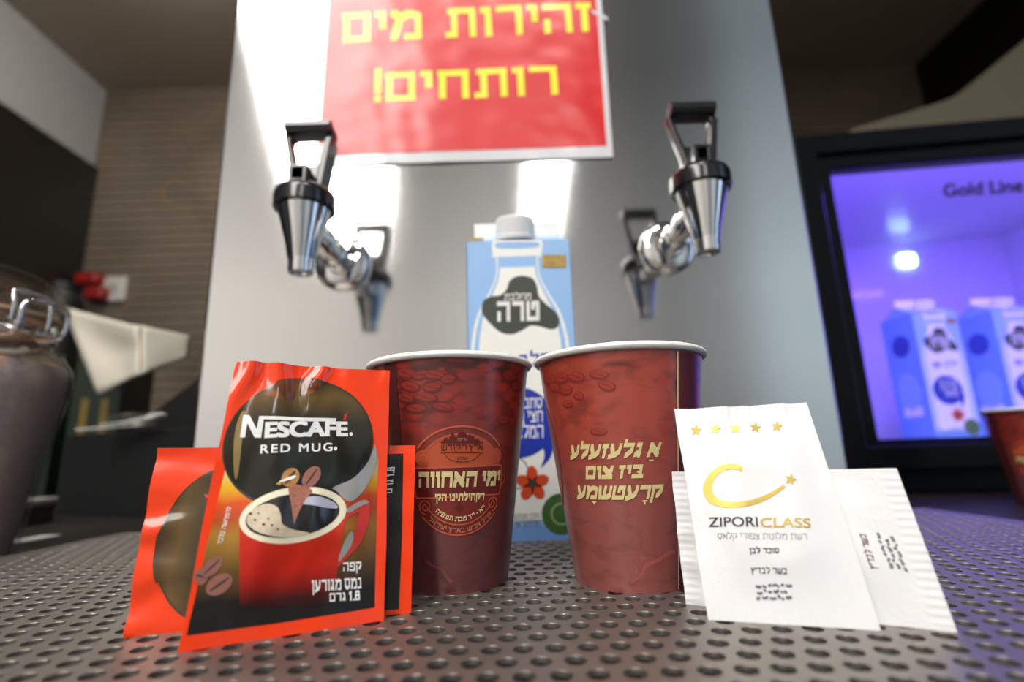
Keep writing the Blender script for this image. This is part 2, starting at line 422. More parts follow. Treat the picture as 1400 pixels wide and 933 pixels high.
class Pouch:
    """flat sealed pouch between four coplanar corners, bulging at its middle; u,v in 0..1"""
    world = True
    def __init__(s, bl, br, tl, tr, lean, puff, seed, crease=0.0004, rim=.06):
        s.B0, s.B1 = at_z(*bl), at_z(*br)
        e = (s.B1-s.B0).normalized(); back = Vector((-e.y, e.x, 0))
        up = Vector((0, 0, 1))*math.cos(lean)+back*math.sin(lean)
        s.n = e.cross(up).normalized()                       # towards the viewer's side
        if s.n.dot(CAM-s.B0) < 0: s.n = -s.n
        def hit(p):
            d = ray(*p); return CAM+d*((s.B0-CAM).dot(s.n)/d.dot(s.n))
        s.T0, s.T1 = hit(tl), hit(tr); s.hit = hit
        s.puff, s.seed, s.crease, s.rim = puff, seed, crease, rim
        s.corner(s.B0, s.B1, s.T0, s.T1)
    def corner(s, a, b, c, d): s.P = (a, b, c, d)
    def turn_ccw(s):
        a, b, c, d = s.P; s.P = (b, d, a, c)                 # its own top points to the photo's left
        return s
    def flat(s, u, v):
        a, b, c, d = s.P
        return a*((1-u)*(1-v))+b*(u*(1-v))+c*((1-u)*v)+d*(u*v)
    def bulge(s, u, v):
        def g(t):
            x = min(max((min(t, 1-t)-s.rim)/.30, 0), 1); return x*x*(3-2*x)
        uc, vc = min(max(u, 0), 1), min(max(v, 0), 1)
        w = g(uc)*g(vc)
        k = s.seed
        cr = noise.noise(Vector((u*3.1+k, v*3.7, k)))*1.0+0.5*noise.noise(Vector((u*8+k, v*7, k+3)))-1.5*abs(noise.noise(Vector((u*3.3+v+k, v*4.1-u, k+6))))
        edge = 0.5*noise.noise(Vector((u*5+k, v*5, k+9)))
        topf = max(0, (v-.72)/.28)
        rip = topf*2.0*math.sin(u*26+3*noise.noise(Vector((u*4, v*6, k))))*(0.4+0.6*noise.noise(Vector((u*3, 2, k))))
        return s.puff*w, s.crease*(cr*(.35+w)+edge+rip)
    def xyz(s, u, v, off=0.0):
        b, c = s.bulge(u, v)
        return s.flat(u, v)+s.n*(b+c+off)
    def back(s, u, v):
        b, c = s.bulge(u, v); return s.flat(u, v)+s.n*(c-b*.8-.00025)
    def uv(s, px, py):
        p = s.hit((px, py)); u = v = .5
        for _ in range(12):
            f = s.flat(u, v)-p; du = (s.flat(u+1e-4, v)-s.flat(u-1e-4, v))*5e3; dv = (s.flat(u, v+1e-4)-s.flat(u, v-1e-4))*5e3
            a, b, c = du.dot(du), du.dot(dv), dv.dot(dv); r1, r2 = -du.dot(f), -dv.dot(f); D = a*c-b*b
            u += (r1*c-r2*b)/D; v += (a*r2-b*r1)/D
        return (u, v)
    def n01(s, u, v): return (u, v)
    def mesh(s, nu=64, nv=84, crimp=0.0):
        bm = BM(); uvl = bm.loops.layers.uv.new('uv')
        def wob(t, k): return .006*noise.noise(Vector((t*4, k, s.seed)))
        Fg = {}; Bg = {}
        for i in range(nu+1):
            for j in range(nv+1):
                u, v = i/nu, j/nv
                uu = u+(wob(v, 1) if i == 0 else wob(v, 2) if i == nu else 0)
                vv = v+(wob(u, 5)*1.2 if j == nv else 0)
                cz = 0.0
                if crimp and (v > .94 or v < .06): cz = crimp*math.sin(u*2*PI*45)
                Fg[i, j] = bm.verts.new(s.xyz(uu, vv)+s.n*cz)
                Bg[i, j] = bm.verts.new(s.back(uu, vv)+s.n*cz)
        def quad(q, uvs):
            f = bm.faces.new(q)
            for lp, t in zip(f.loops, uvs): lp[uvl].uv = t
        for i in range(nu):
            for j in range(nv):
                t = [(i/nu, j/nv), ((i+1)/nu, j/nv), ((i+1)/nu, (j+1)/nv), (i/nu, (j+1)/nv)]
                quad([Fg[i, j], Fg[i+1, j], Fg[i+1, j+1], Fg[i, j+1]], t)
                quad([Bg[i, j+1], Bg[i+1, j+1], Bg[i+1, j], Bg[i, j]], t[::-1])
        for i in range(nu):
            quad([Bg[i, 0], Bg[i+1, 0], Fg[i+1, 0], Fg[i, 0]], [(i/nu, 0)]*4); quad([Fg[i, nv], Fg[i+1, nv], Bg[i+1, nv], Bg[i, nv]], [(i/nu, 1)]*4)
        for j in range(nv):
            quad([Fg[0, j], Fg[0, j+1], Bg[0, j+1], Bg[0, j]], [(0, j/nv)]*4); quad([Bg[nu, j], Bg[nu, j+1], Fg[nu, j+1], Fg[nu, j]], [(1, j/nv)]*4)
        return bm
class Plane:
    """any upright plane: origin, horizontal direction ex; u along ex, v = height above origin"""
    world = True
    def __init__(s, o, ex): s.o = Vector(o); s.ex = Vector(ex).normalized(); s.n = Vector((s.ex.y, -s.ex.x, 0))
    def uv(s, px, py):
        d = ray(px, py); p = CAM+d*((s.o-CAM).dot(s.n)/d.dot(s.n)); q = p-s.o; return (q.dot(s.ex), q.z)
    def xyz(s, u, v, off): return s.o+s.ex*u+Vector((0, 0, v))+s.n*off
    def n01(s, u, v): return (u, v)

# ------------------------------------------------------------------ shared materials
M = {}
def steel_mat(name, col, rough, smudge=.05, aniso=0.0):
    m, n, l, b = base_mat(name)
    b.inputs['Metallic'].default_value = 1; b.inputs['Base Color'].default_value = col
    t = n.new('ShaderNodeTexCoord'); nz = n.new('ShaderNodeTexNoise'); nz.inputs['Scale'].default_value = 9; nz.inputs['Detail'].default_value = 6
    l.new(t.outputs['Object'], nz.inputs['Vector'])
    r = n.new('ShaderNodeMapRange'); r.inputs['To Min'].default_value = rough-smudge; r.inputs['To Max'].default_value = rough+smudge
    l.new(nz.outputs['Fac'], r.inputs['Value']); l.new(r.outputs[0], b.inputs['Roughness'])
    mp = n.new('ShaderNodeMapping'); mp.inputs['Scale'].default_value = (2, 2, 260); l.new(t.outputs['Object'], mp.inputs[0])
    n2 = n.new('ShaderNodeTexNoise'); n2.inputs['Scale'].default_value = 8; n2.inputs['Detail'].default_value = 3; l.new(mp.outputs[0], n2.inputs['Vector'])
    bp = n.new('ShaderNodeBump'); bp.inputs['Strength'].default_value = 0.03; bp.inputs['Distance'].default_value = 0.0005
    l.new(n2.outputs['Fac'], bp.inputs['Height']); l.new(bp.outputs[0], b.inputs['Normal'])
    return m
M['boiler_steel'] = steel_mat('brushed_boiler_steel', (.66, .655, .65, 1), .075, .03)
M['tray_steel'] = steel_mat('worn_tray_steel', (.36, .33, .30, 1), .50, .06)
M['tray_dark'] = mat('tray_basin', S(40, 36, 32), .5, .6)
M['chrome'] = mat('tap_chrome', (.80, .79, .78, 1), .05, 1)
M['wire'] = mat('clip_wire', (.62, .61, .60, 1), .16, 1)
M['black_plastic'] = mat('black_plastic', S(26, 26, 28), .22, coat=.3)
M['black_matte'] = mat('black_matte', S(17, 17, 18), .55)
M['bin_black'] = mat('bin_plastic', S(30, 30, 31), .45)
M['white_paper'] = mat('white_paper', S(238, 236, 232), .55, bump=.15, bscale=400)
M['white_board'] = mat('cup_board_white', S(240, 238, 232), .45)
M['white_plastic'] = mat('white_plastic', S(240, 240, 240), .3)
M['counter'] = mat('counter_stone', S(42, 38, 34), .35, vary=.25, vscale=30)

def structure(name, bm, m): return tag(obj(name, bm, m, smooth=False), kind='structure')
# ------------------------------------------------------------------ setting
def tile_mat(name, lo, hi, vein, lines=True):
    m, n, l, b = base_mat(name)
    t = n.new('ShaderNodeTexCoord')
    nz = n.new('ShaderNodeTexNoise'); nz.inputs['Scale'].default_value = 2.2; nz.inputs['Detail'].default_value = 7; nz.inputs['Distortion'].default_value = .8
    l.new(t.outputs['Object'], nz.inputs['Vector'])
    r = ramp_node(n, [(.3, lo), (.7, hi)]); l.new(nz.outputs['Fac'], r.inputs[0])
    wv = n.new('ShaderNodeTexNoise'); wv.inputs['Scale'].default_value = 1.3; wv.inputs['Detail'].default_value = 4; wv.inputs['Distortion'].default_value = 1.5
    l.new(t.outputs['Object'], wv.inputs['Vector'])
    r2 = ramp_node(n, [(.492, (0, 0, 0, 1)), (.5, (1, 1, 1, 1)), (.508, (0, 0, 0, 1))]); l.new(wv.outputs['Fac'], r2.inputs[0])
    mx = n.new('ShaderNodeMix'); mx.data_type = 'RGBA'; l.new(r2.outputs[0], mx.inputs[0]); l.new(r.outputs[0], mx.inputs[6]); mx.inputs[7].default_value = vein
    l.new(mx.outputs[2], b.inputs['Base Color'])
    if lines:
        s = n.new('ShaderNodeSeparateXYZ'); l.new(t.outputs['Object'], s.inputs[0])
        mm = n.new('ShaderNodeMath'); mm.operation = 'PINGPONG'; mm.inputs[1].default_value = .02; l.new(s.outputs['Z'], mm.inputs[0])
        mrr = n.new('ShaderNodeMapRange'); mrr.inputs['From Max'].default_value = .004; l.new(mm.outputs[0], mrr.inputs['Value'])
        bp = n.new('ShaderNodeBump'); bp.inputs['Strength'].default_value = 1; bp.inputs['Distance'].default_value = .006
        l.new(mrr.outputs[0], bp.inputs['Height']); l.new(bp.outputs[0], b.inputs['Normal'])
    b.inputs['Roughness'].default_value = .3
    return m
CZ = -.013                                        # counter top
bm = BM(); box(bm, (-1.76, 1.9, -.95), (1.80, 2.0, 1.64)); structure('wall_back', bm, tile_mat('brown_wall_tile', S(104, 93, 81), S(128, 115, 101), S(134, 112, 84)))
bm = BM(); box(bm, (-1.80, -1.2, -.95), (-1.70, 1.9, 1.64)); structure('wall_left', bm, mat('pale_wall_paint', S(172, 171, 170), .6))
bm = BM(); box(bm, (-1.70, -1.2, -.95), (-1.68, 1.897, 1.25)); structure('trim_1', bm, mat('dark_wall_cladding', S(28, 24, 20), .4))
bm = BM(); box(bm, (1.76, .6, -.95), (1.86, 1.9, 1.64)); structure('wall_right', bm, mat('black_wall_panel', S(9, 8, 8), .5))
bm = BM(); box(bm, (-1.80, -.15, 1.62), (1.86, 2.0, 1.72)); structure('ceiling', bm, mat('taupe_ceiling_paint', S(176, 163, 148), .7))
bm = BM(); box(bm, (-2.6, -3.4, -1.0), (2.6, 2.0, -.95)); structure('floor', bm, tile_mat('floor_tile', S(96, 90, 84), S(128, 120, 112), S(120, 110, 95), False))

# counter (one continuous worktop with a front edge)
bm = BM(); box(bm, (-1.66, .0, -.053), (1.74, 1.88, CZ), .004)
tag(obj('counter', bm, M['counter']), 'dark brown stone worktop running under the perforated tray and steel boiler', 'counter')

# ceiling light panels above the guests' side, mirrored in the boiler front
m_lamp = mat('lamp_diffuser', (1, 1, 1, 1), .4, emis=(1, .97, .92, 1), estr=15)
m_lampframe = mat('lamp_frame', S(200, 200, 200), .4)
def ceiling_lamp(label, x0, x1, y0, y1, rz):
    cx, cy = (x0+x1)/2, (y0+y1)/2; hx, hy = (x1-x0)/2, (y1-y0)/2
    t = thing('ceiling_lamp', label, 'lamp', (cx, cy, 1.62), rz, 'ceiling lamps over the serving side')
    b = BM(); frame_prism(b, [(-hx-.03, -hy-.03), (hx+.03, -hy-.03), (hx+.03, hy+.03), (-hx-.03, hy+.03)], [(-hx, -hy), (hx, -hy), (hx, hy), (-hx, hy)], 0, .05, M=Matrix.Rotation(-PI/2, 4, 'X')@Matrix.Translation((0, 0, 0)))
    b.transform(Matrix.Translation((0, 0, 0)))
    zs = [v.co.z for v in b.verts]; b.transform(Matrix.Translation((0, 0, -max(zs))))
    obj('lamp_frame', b, m_lampframe, t, smooth=False)
    b = BM(); box(b, (-hx, -hy, -.04), (hx, hy, -.03)); obj('diffuser', b, m_lamp, t, smooth=False)
    for sy_ in (-.7, .7):
        b = BM(); tube(b, [(0, sy_*hy, -.03), (0, sy_*hy, .6)], .004, 8); obj('rod', b, m_lampframe, t)
ceiling_lamp('long white ceiling lamp above and left of the camera', -1.135, -.585, -2.85, -.05, math.radians(-16.7))
ceiling_lamp('short white ceiling lamp right behind the camera', .12, .32, -2.75, -1.5, 0)

# ------------------------------------------------------------------ drip tray with a perforated plate
tray = thing('drip_tray', 'grey perforated steel drip tray carrying cups and sachets', 'tray', (0, .22, CZ))
TX0, TX1, TY0, TY1, TH = -.316, .323, .012, .4275, .0016
def perforated():
    bm = BM(); px_, py_ = .00904, .00908; rx, ry = .0030, .0032; N = 14
    j0, j1 = int((TY0+.008-.2214)/py_), int((TY1-.008-.2214)/py_)
    ang = [2*PI*k/N for k in range(N)]
    X0, X1 = TX0+.005, TX1-.005
    for j in range(j0, j1+1):
        y = .2214+j*py_; x = .014+(px_/2 if j % 2 else 0); i0 = int((X0-x)/px_)-1
        xs = [x+i*px_ for i in range(i0-1, i0+90)]
        xs = [c for c in xs if c-px_/2 >= X0 and c+px_/2 <= X1]
        ylo, yhi = y-py_/2, y+py_/2
        for c in xs:
            O = []; I = []; I2 = []; L = []
            for a in ang:
                ca, sa = math.cos(a), math.sin(a); k = 1/max(abs(ca)/(px_/2), abs(sa)/(py_/2))
                O.append(bm.verts.new((c+ca*k, y+sa*k, 0)))
                I.append(bm.verts.new((c+ca*(rx+.00008), y+sa*(ry+.00008), 0)))
                I2.append(bm.verts.new((c+ca*rx, y+sa*ry, -.00012))); L.append(bm.verts.new((c+ca*rx, y+sa*ry, -TH)))
            for k in range(N):
                q = (k+1) % N
                bm.faces.new([I[k], O[k], O[q], I[q]]); bm.faces.new([I2[k], I[k], I[q], I2[q]]); bm.faces.new([L[k], I2[k], I2[q], L[q]])
            # square the cell's corners
            for sx_, sy_ in ((1, 1), (-1, 1), (-1, -1), (1, -1)):
                cv = Vector((c+sx_*px_/2, y+sy_*py_/2, 0))
                k = min(range(N), key=lambda q: ((O[q].co+O[(q+1) % N].co)/2-cv).length)
                A, B = O[k], O[(k+1) % N]
                if (A.co-cv).length > 1e-5 and (B.co-cv).length > 1e-5: bm.faces.new([A, bm.verts.new(cv), B])
        if xs:                                              # solid ends of the row
            for a, b in ((TX0, xs[0]-px_/2), (xs[-1]+px_/2, TX1)):
                vs = [bm.verts.new(p) for p in ((a, ylo, 0), (b, ylo, 0), (b, yhi, 0), (a, yhi, 0))]; bm.faces.new(vs)
    ya, yb = .2214+j0*py_-py_/2, .2214+j1*py_+py_/2
    for a, b in ((TY0, ya), (yb, TY1)):
        vs = [bm.verts.new(p) for p in ((TX0, a, 0), (TX1, a, 0), (TX1, b, 0), (TX0, b, 0))]; bm.faces.new(vs)
    return bm
obj('perforated_plate', perforated(), M['tray_steel'], tray, world=True, smooth=True, autosmooth=30)
bm = BM()
for lo, hi in (((TX0-.003, TY0, CZ), (TX0, TY1, .0006)), ((TX1, TY0, CZ), (TX1+.003, TY1, .0006)), ((TX0-.003, TY0-.003, CZ), (TX1+.003, TY0, .0006)), ((TX0-.003, TY1, CZ), (TX1+.003, TY1+.0015, .0006))):
    box(bm, lo, hi, .0004)
obj('rim', bm, M['tray_steel'], tray, world=True)
bm = BM(); box(bm, (TX0, TY0, CZ), (TX1, TY1, CZ+.002)); obj('basin', bm, M['tray_dark'], tray, world=True)

# ------------------------------------------------------------------ boiler with its two taps
BY = .43
boiler = thing('water_boiler', 'tall brushed stainless steel hot water boiler with two taps', 'boiler', (0, .64, CZ))
bm = BM(); box(bm, (-.268, BY, CZ+.012), (.2705, .86, .74), .0035, 3); obj('steel_body', bm, M['boiler_steel'], boiler, world=True)
bm = BM(); box(bm, (-.25, BY+.02, CZ), (.25, .84, CZ+.014)); obj('base_plinth', bm, M['black_matte'], boiler, world=True)
bm = BM(); box(bm, (-.272, BY-.004, .738), (.2745, .864, .765), .006, 3); obj('lid', bm, M['boiler_steel'], boiler, world=True)
def tap(px, py):
    P = at_y(px, py, BY); T = Matrix.Translation(P)
    bm = BM(); AX = T@Matrix.Translation((0, -.088, 0))
    lathe(bm, [(0, -.0385), (.0062, -.0385), (.0066, -.040), (.0084, -.040), (.0088, -.0385), (.0088, -.031), (.0094, -.030), (.0108, -.022), (.0185, .008), (.0188, .010), (0, .010)], 48, AX)
    t = obj('tap', bm, M['chrome'], boiler, world=True)
    bm = BM(); R = T@Matrix.Rotation(PI/2, 4, 'X')           # lathe axis z -> -y
    lathe(bm, [(.0092, .0), (.0092, .022), (.0112, .0225), (.0112, .030), (.0095, .031), (.0095, .047), (.0108, .048), (.0108, .058), (.0095, .060), (.0095, .080)], 32, R)
    obj('stem', bm, M['chrome'], t, world=True)
    bm = BM(); lathe(bm, [(.0248, 0), (.0248, .0025), (.0235, .0048), (.019, .0068), (.0125, .0082), (.0112, .0105), (.0092, .011)], 48, R)
    obj('flange', bm, M['chrome'], t, world=True)
    bm = BM(); lathe(bm, [(.0188, .0085), (.0205, .0075), (.0214, .0085), (.0216, .017), (.0206, .0205), (.0165, .0240), (.011, .026), (0, .0265)], 48, AX)
    obj('collar', bm, M['black_plastic'], t, world=True)
    bm = BM()
    outer = [(-.0105, .025), (-.0115, .037), (-.0172, .063), (-.0188, .0715), (-.0180, .0765), (-.0155, .0785), (.0155, .0785), (.0180, .0765), (.0188, .0715), (.0172, .063), (.0115, .037), (.0105, .025)]
    inner = [(-.0070, .0435), (-.0085, .0445), (-.0128, .0615), (-.0135, .0665), (-.0128, .0685), (-.0110, .0695), (.0110, .0695), (.0128, .0685), (.0135, .0665), (.0128, .0615), (.0085, .0445), (.0070, .0435)]
    frame_prism(bm, outer, inner, -.0045, .0045, .0014, AX@Matrix.Rotation(math.radians(-4), 4, 'X'))
    frame_prism(bm, [(-.0075, .024), (.0055, .024), (.0055, .0375), (-.0075, .0375)], [(-.0045, .0265), (.0025, .0265), (.0025, .0345), (-.0045, .0345)], -.014, -.003, .0008, AX)
    tube(bm, [AX@Vector((-.0168, -.001, .0752)), AX@Vector((.0168, -.001, .0752))], .0052, 16)
    prism(bm, [(.0065, .024), (.0125, .024), (.0182, .066), (.0132, .066)], -.003, .012, .001, AX)
    obj('handle', bm, M['black_plastic'], t, world=True)
    return t
tap(470, 362)['label'] = 'chrome tap with black loop handle beside the sign'
tap(912, 340)['label'] = 'chrome tap with black loop handle nearer the fridge'

# ------------------------------------------------------------------ warning sign in a plastic sleeve
def sign_wave(u, v):
    d = .0006+.0011*(1+noise.noise(Vector((u*22, v*16, 3))))+.0006*noise.noise(Vector((u*55+v*20, v*60, 8)))
    return d
SG = Flat(BY-.0006, wave=sign_wave)
q = SG.uv
sx0, sx1 = -.1745, .0985; sz0 = q(436, 229)[1]
bl, br = q(432, 228), q(838, 216)
tl, tr = (bl[0]+.001, bl[1]+.205), (br[0]+.001, br[1]+.205)
sign = thing('warning_sign', 'red paper sign with yellow writing taped to the steel boiler', 'sign', (0, BY-.001, bl[1]))
m_red = mat('sign_red_print', S(216, 20, 26), .36, spec=.4, coat=.38, coatr=.2)
m_sleeve = mat('clear_sleeve_border', S(222, 222, 224), .18, coat=.8)
m_yel = mat('sign_yellow_print', S(250, 232, 16), .36, spec=.4, coat=.38, coatr=.2)
m_tape = mat('clear_tape', S(235, 235, 238), .1, coat=1)
rbl, rbr = q(437, 215), q(829, 201)
decal('plastic_sleeve', [([[bl, br, tr, tl]], m_sleeve, 0)], SG, sign, step=(.005, .005))
decal('red_sheet', [([[rbl, rbr, (rbr[0]+.001, tr[1]-.006), (rbl[0]+.002, tl[1]-.006)]], m_red, .0002)], SG, sign, step=(.005, .005))
PXS = lambda X, Y: q(420+X/3.256, Y/3.256)
l1 = place(hebrew('זהירות מים', .21, .2, .16, .62), PXS(158, 197), PXS(1272, 148), PXS(160, 66))
l2 = place(hebrew('רותחים!', .21, .2, .16, .5), PXS(300, 460), PXS(1118, 428), PXS(302, 332))
for l_ in (l1, l2): decal('lettering', [(l_, m_yel, .0004)], SG, sign, step=(.01, .01))
for k, pts in enumerate((((1262, 50), (1335, 85), (1338, 100), (1268, 66)), ((60, 690), (95, 585), (110, 590), (80, 700)))):
    decal('tape', [([[PXS(*p) for p in pts]], m_tape, .0006)], SG, sign, step=(.01, .01))

# ------------------------------------------------------------------ milk cartons
def make_carton():
    P = at_y(712, 740, .3366); X = .0064; w, hh, dp = .0361, .2, .071
    root = thing('milk_carton', 'pale blue milk carton standing between two red cups', 'carton', (X, .3366, 0))
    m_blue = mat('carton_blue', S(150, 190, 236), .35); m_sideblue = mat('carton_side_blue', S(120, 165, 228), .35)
    m_white = mat('carton_white', S(240, 240, 236), .35); m_off = mat('carton_milk_white', S(243, 241, 234), .35)
    m_blob = mat('carton_dark_badge', S(58, 62, 56), .4); m_royal = mat('carton_royal_blue', S(28, 52, 165), .35)
    m_gold = mat('carton_gold_patch', S(166, 138, 74), .35, .3, vary=.3, vscale=900); m_orange = mat('carton_flower_orange', S(214, 72, 30), .4)
    m_green = mat('carton_seal_green', S(62, 100, 44), .4); m_lgreen = mat('carton_seal_pale', S(150, 175, 120), .4); m_grey = mat('carton_small_print', S(110, 108, 104), .4)
    m_ink = mat('carton_ink', S(60, 50, 45), .4)
    bm = BM(); box(bm, (-w, 0, 0), (w, dp, hh), .0012, 2); obj('carton_body', bm, m_blue, root)
    bm = BM(); r0 = hh-.001; rz = hh+.0165; V = []
    prof = [(-w+.0006, .0006), (w-.0006, .0006), (w-.0006, dp-.0006), (-w+.0006, dp-.0006)]
    V = [(x, y, r0) for x, y in prof]+[(-w+.003, dp/2-.001, rz), (w-.003, dp/2-.001, rz), (w-.003, dp/2+.001, rz), (-w+.003, dp/2+.001, rz)]
    V += [(-w+.004, dp/2, rz-.010), (w-.004, dp/2, rz-.010)]
    add(bm, V, [(0, 1, 5, 4), (2, 3, 7, 6), (0, 4, 8), (4, 7, 8), (7, 3, 8), (3, 0, 8), (1, 9, 5), (5, 9, 6), (6, 9, 2), (2, 9, 1), (4, 5, 6, 7)])
    bmesh.ops.recalc_face_normals(bm, faces=bm.faces[:]); obj('gable', bm, m_blue, root, autosmooth=20)
    bm = BM(); box(bm, (-w+.003, dp/2-.0012, rz-.001), (w-.003, dp/2+.0012, rz+.0125), .0006); obj('top_seal', bm, m_white, root)
    bm = BM(); sl = math.atan2(.0165, dp/2)
    A = Matrix.Translation((-.0015, .0165, hh+.0062))@Matrix.Rotation(sl*.55, 4, 'X')
    lathe(bm, [(.0150, 0), (.0150, .003), (.0138, .0036), (.0138, .0150), (.0128, .0163), (0, .0165)], 48, A)
    for k in range(40):
        a = 2*PI*k/40; box(bm, (-.0004, -.0004, .005), (.0004, .0004, .014), M=A@Matrix.Translation((.0138*math.cos(a), .0138*math.sin(a), 0))@Matrix.Rotation(a, 4, 'Z'))
    obj('cap', bm, M['white_plastic'], root)
    s = Flat(.3366); a = lambda X_, Y_: s.uv(620+X_/4.667, 280+Y_/4.667); b = lambda X_, Y_: s.uv(660+X_/3.392, 470+Y_/3.392)
    z0, c = .0, X
    neck = a(405, 330); zn = neck[1]; bz = .012
    hw = lambda X1, X0=405: abs(a(X1, 400)[0]-a(X0, 400)[0])
    n1, n2 = hw(540)*1.0, hw(700)
    def side(f):      # bottle profile half widths
        pts = [(n1*f, zn), (n1*f, a(0, 430)[1]), (n1*f*1.12, a(0, 500)[1]), (n1*f*1.5, a(0, 600)[1]), (n1*f*1.95, a(0, 720)[1]), (n2*f*1.02, a(0, 900)[1]), (n2*f*1.03, .1), (n2*f*1.03, bz+.01), (n2*f*.95, bz)]
        pts = smooth_poly(pts, 5, False); cx = neck[0]
        return [(cx+x, z) for x, z in pts]+[(cx-x, z) for x, z in pts[::-1]]
    bott = side(1.0); inn = side(.93)
    zm = a(0, 412)[1]; milk = side(.84); milk = [p for p in milk if p[1] <= zm]
    lip = [a(245, 255), a(255, 232), a(300, 226), (a(520, 226)), a(560, 230), a(568, 255), a(560, 315), a(540, 332), a(270, 338), a(250, 315)]
    lipin = [a(272, 250), a(320, 240), a(500, 238), a(545, 245), a(540, 268), a(420, 278), a(280, 275)]
    o1, o2, o3, o4 = .00012, .00022, .00032, .00045
    decal('bottle_picture', [([bott, smooth_poly(lip, 3)], m_white, o1), ([inn], m_blue, o2), ([milk], m_off, o3), ([smooth_poly(lipin, 3)], m_blue, o3)], s, root)
    blob = smooth_poly([a(*p) for p in ((340, 540), (356, 490), (400, 460), (450, 455), (505, 472), (532, 520), (545, 585), (590, 635), (650, 685), (676, 740), (660, 785), (620, 798), (565, 782), (495, 772), (435, 805), (370, 828), (300, 815), (230, 755), (183, 690), (190, 620), (235, 588), (300, 578))], 4)
    decal('badge', [([blob], m_blob, o4), (place(hebrew('מחלבת', .17, .17), a(324, 612), a(496, 606), a(324, 572))+place(hebrew('טרה', .24, .22, .18), a(278, 748), a(549, 742), a(278, 620)), m_white, o4+.0001)], s, root)
    decal('gold_patch', [([[a(567, 402), a(717, 402), a(717, 321), a(567, 321)]], m_gold, o4)], s, root)
    decal('gold_patch', [([[a(95, 234), a(192, 232), a(192, 212), a(95, 214)]], m_gold, o4)], s, root)
    bub = ell(*b(165, 365), abs(b(330, 365)[0]-b(165, 365)[0]), abs(b(165, 200)[1]-b(165, 365)[1])*.98)
    tail = smooth_poly([b(326, 400), b(330, 470), b(312, 530), b(270, 576), b(285, 530), b(280, 490), b(240, 468), b(180, 472), b(165, 430)], 4)
    txt = place(hebrew('סתכלו על', .17, .15, .13), b(75, 303), b(276, 300), b(75, 255))+place(hebrew('חצי הכוס', .17, .15, .13), b(90, 367), b(278, 363), b(90, 315))+place(hebrew('המלאה', .17, .15, .13), b(120, 440), b(281, 438), b(120, 380))
    decal('speech_bubble', [([bub], m_royal, o4), ([tail], m_royal, o4+.00004), (txt, m_white, o4+.0001)], s, root)
    for w__, x0_, x1_ in (('חלב', 168, 316), ('3%', 42, 135)): decal('lettering', [(place(hebrew(w__, .2, .19, .16), b(x0_, 122-.08*(x0_-42)), b(x1_, 122-.08*(x1_-42)), b(x0_, 58-.03*(x0_-42))), m_royal, o4)], s, root)
    decal('small_lettering', [(place(hebrew('חלב מפוסטר', .14, .14), b(120, 815), b(262, 812), b(120, 792)), m_grey, o4)], s, root)
    decal('small_lettering', [(place(hebrew('מהומגן 3% שומן', .14, .14), b(90, 852), b(262, 848), b(90, 830)), m_grey, o4)], s, root)
    fc = b(230, 650); pet = []
    for k in range(5):
        an = PI/2+k*2*PI/5; d = .0058; pet.append(ell(fc[0]+d*math.cos(an), fc[1]+d*math.sin(an), .0052, .0036, an, 20))
    stem = stroke(smooth_poly([b(160, 530), b(190, 545), b(212, 590), b(205, 640), b(180, 668), b(150, 672)], 6, False), .0007)
    decal('flower_picture', [(stem, m_ink, o4), (pet, m_orange, o4+.0001), ([ell(*fc, .0026, .0026, 0, 16)], m_ink, o4+.0002)], s, root)
    gc = b(365, 790); R = abs(b(0, 790)[1]-b(0, 695)[1])
    decal('green_seal', [([ell(*gc, R, R)], m_green, o4), (stroke(ell(*gc, R*.5, R*.5), R*.09, True), m_lgreen, o4+.0001), ([ell(*gc, R*.34, R*.34)], m_green, o4+.0001)], s, root)
    decal('bottom_band', [([[(X-w, .0), (X+w, .0), (X+w, .0085), (X-w, .0085)]], m_sideblue, o3)], s, root)
    # the left side, seen on the cartons in the fridge: pale oval and white band on blue
    class Side:
        world = True
        def xyz(s_, u, v, off): return Vector((X-w-off, .3366+dp/2-u, v))
        def n01(s_, u, v): return (u, v)
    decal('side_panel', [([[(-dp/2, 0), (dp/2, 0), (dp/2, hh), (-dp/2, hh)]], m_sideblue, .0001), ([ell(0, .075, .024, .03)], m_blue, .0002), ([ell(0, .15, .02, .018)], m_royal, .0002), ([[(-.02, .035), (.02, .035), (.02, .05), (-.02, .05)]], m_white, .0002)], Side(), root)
    return root
carton = make_carton()

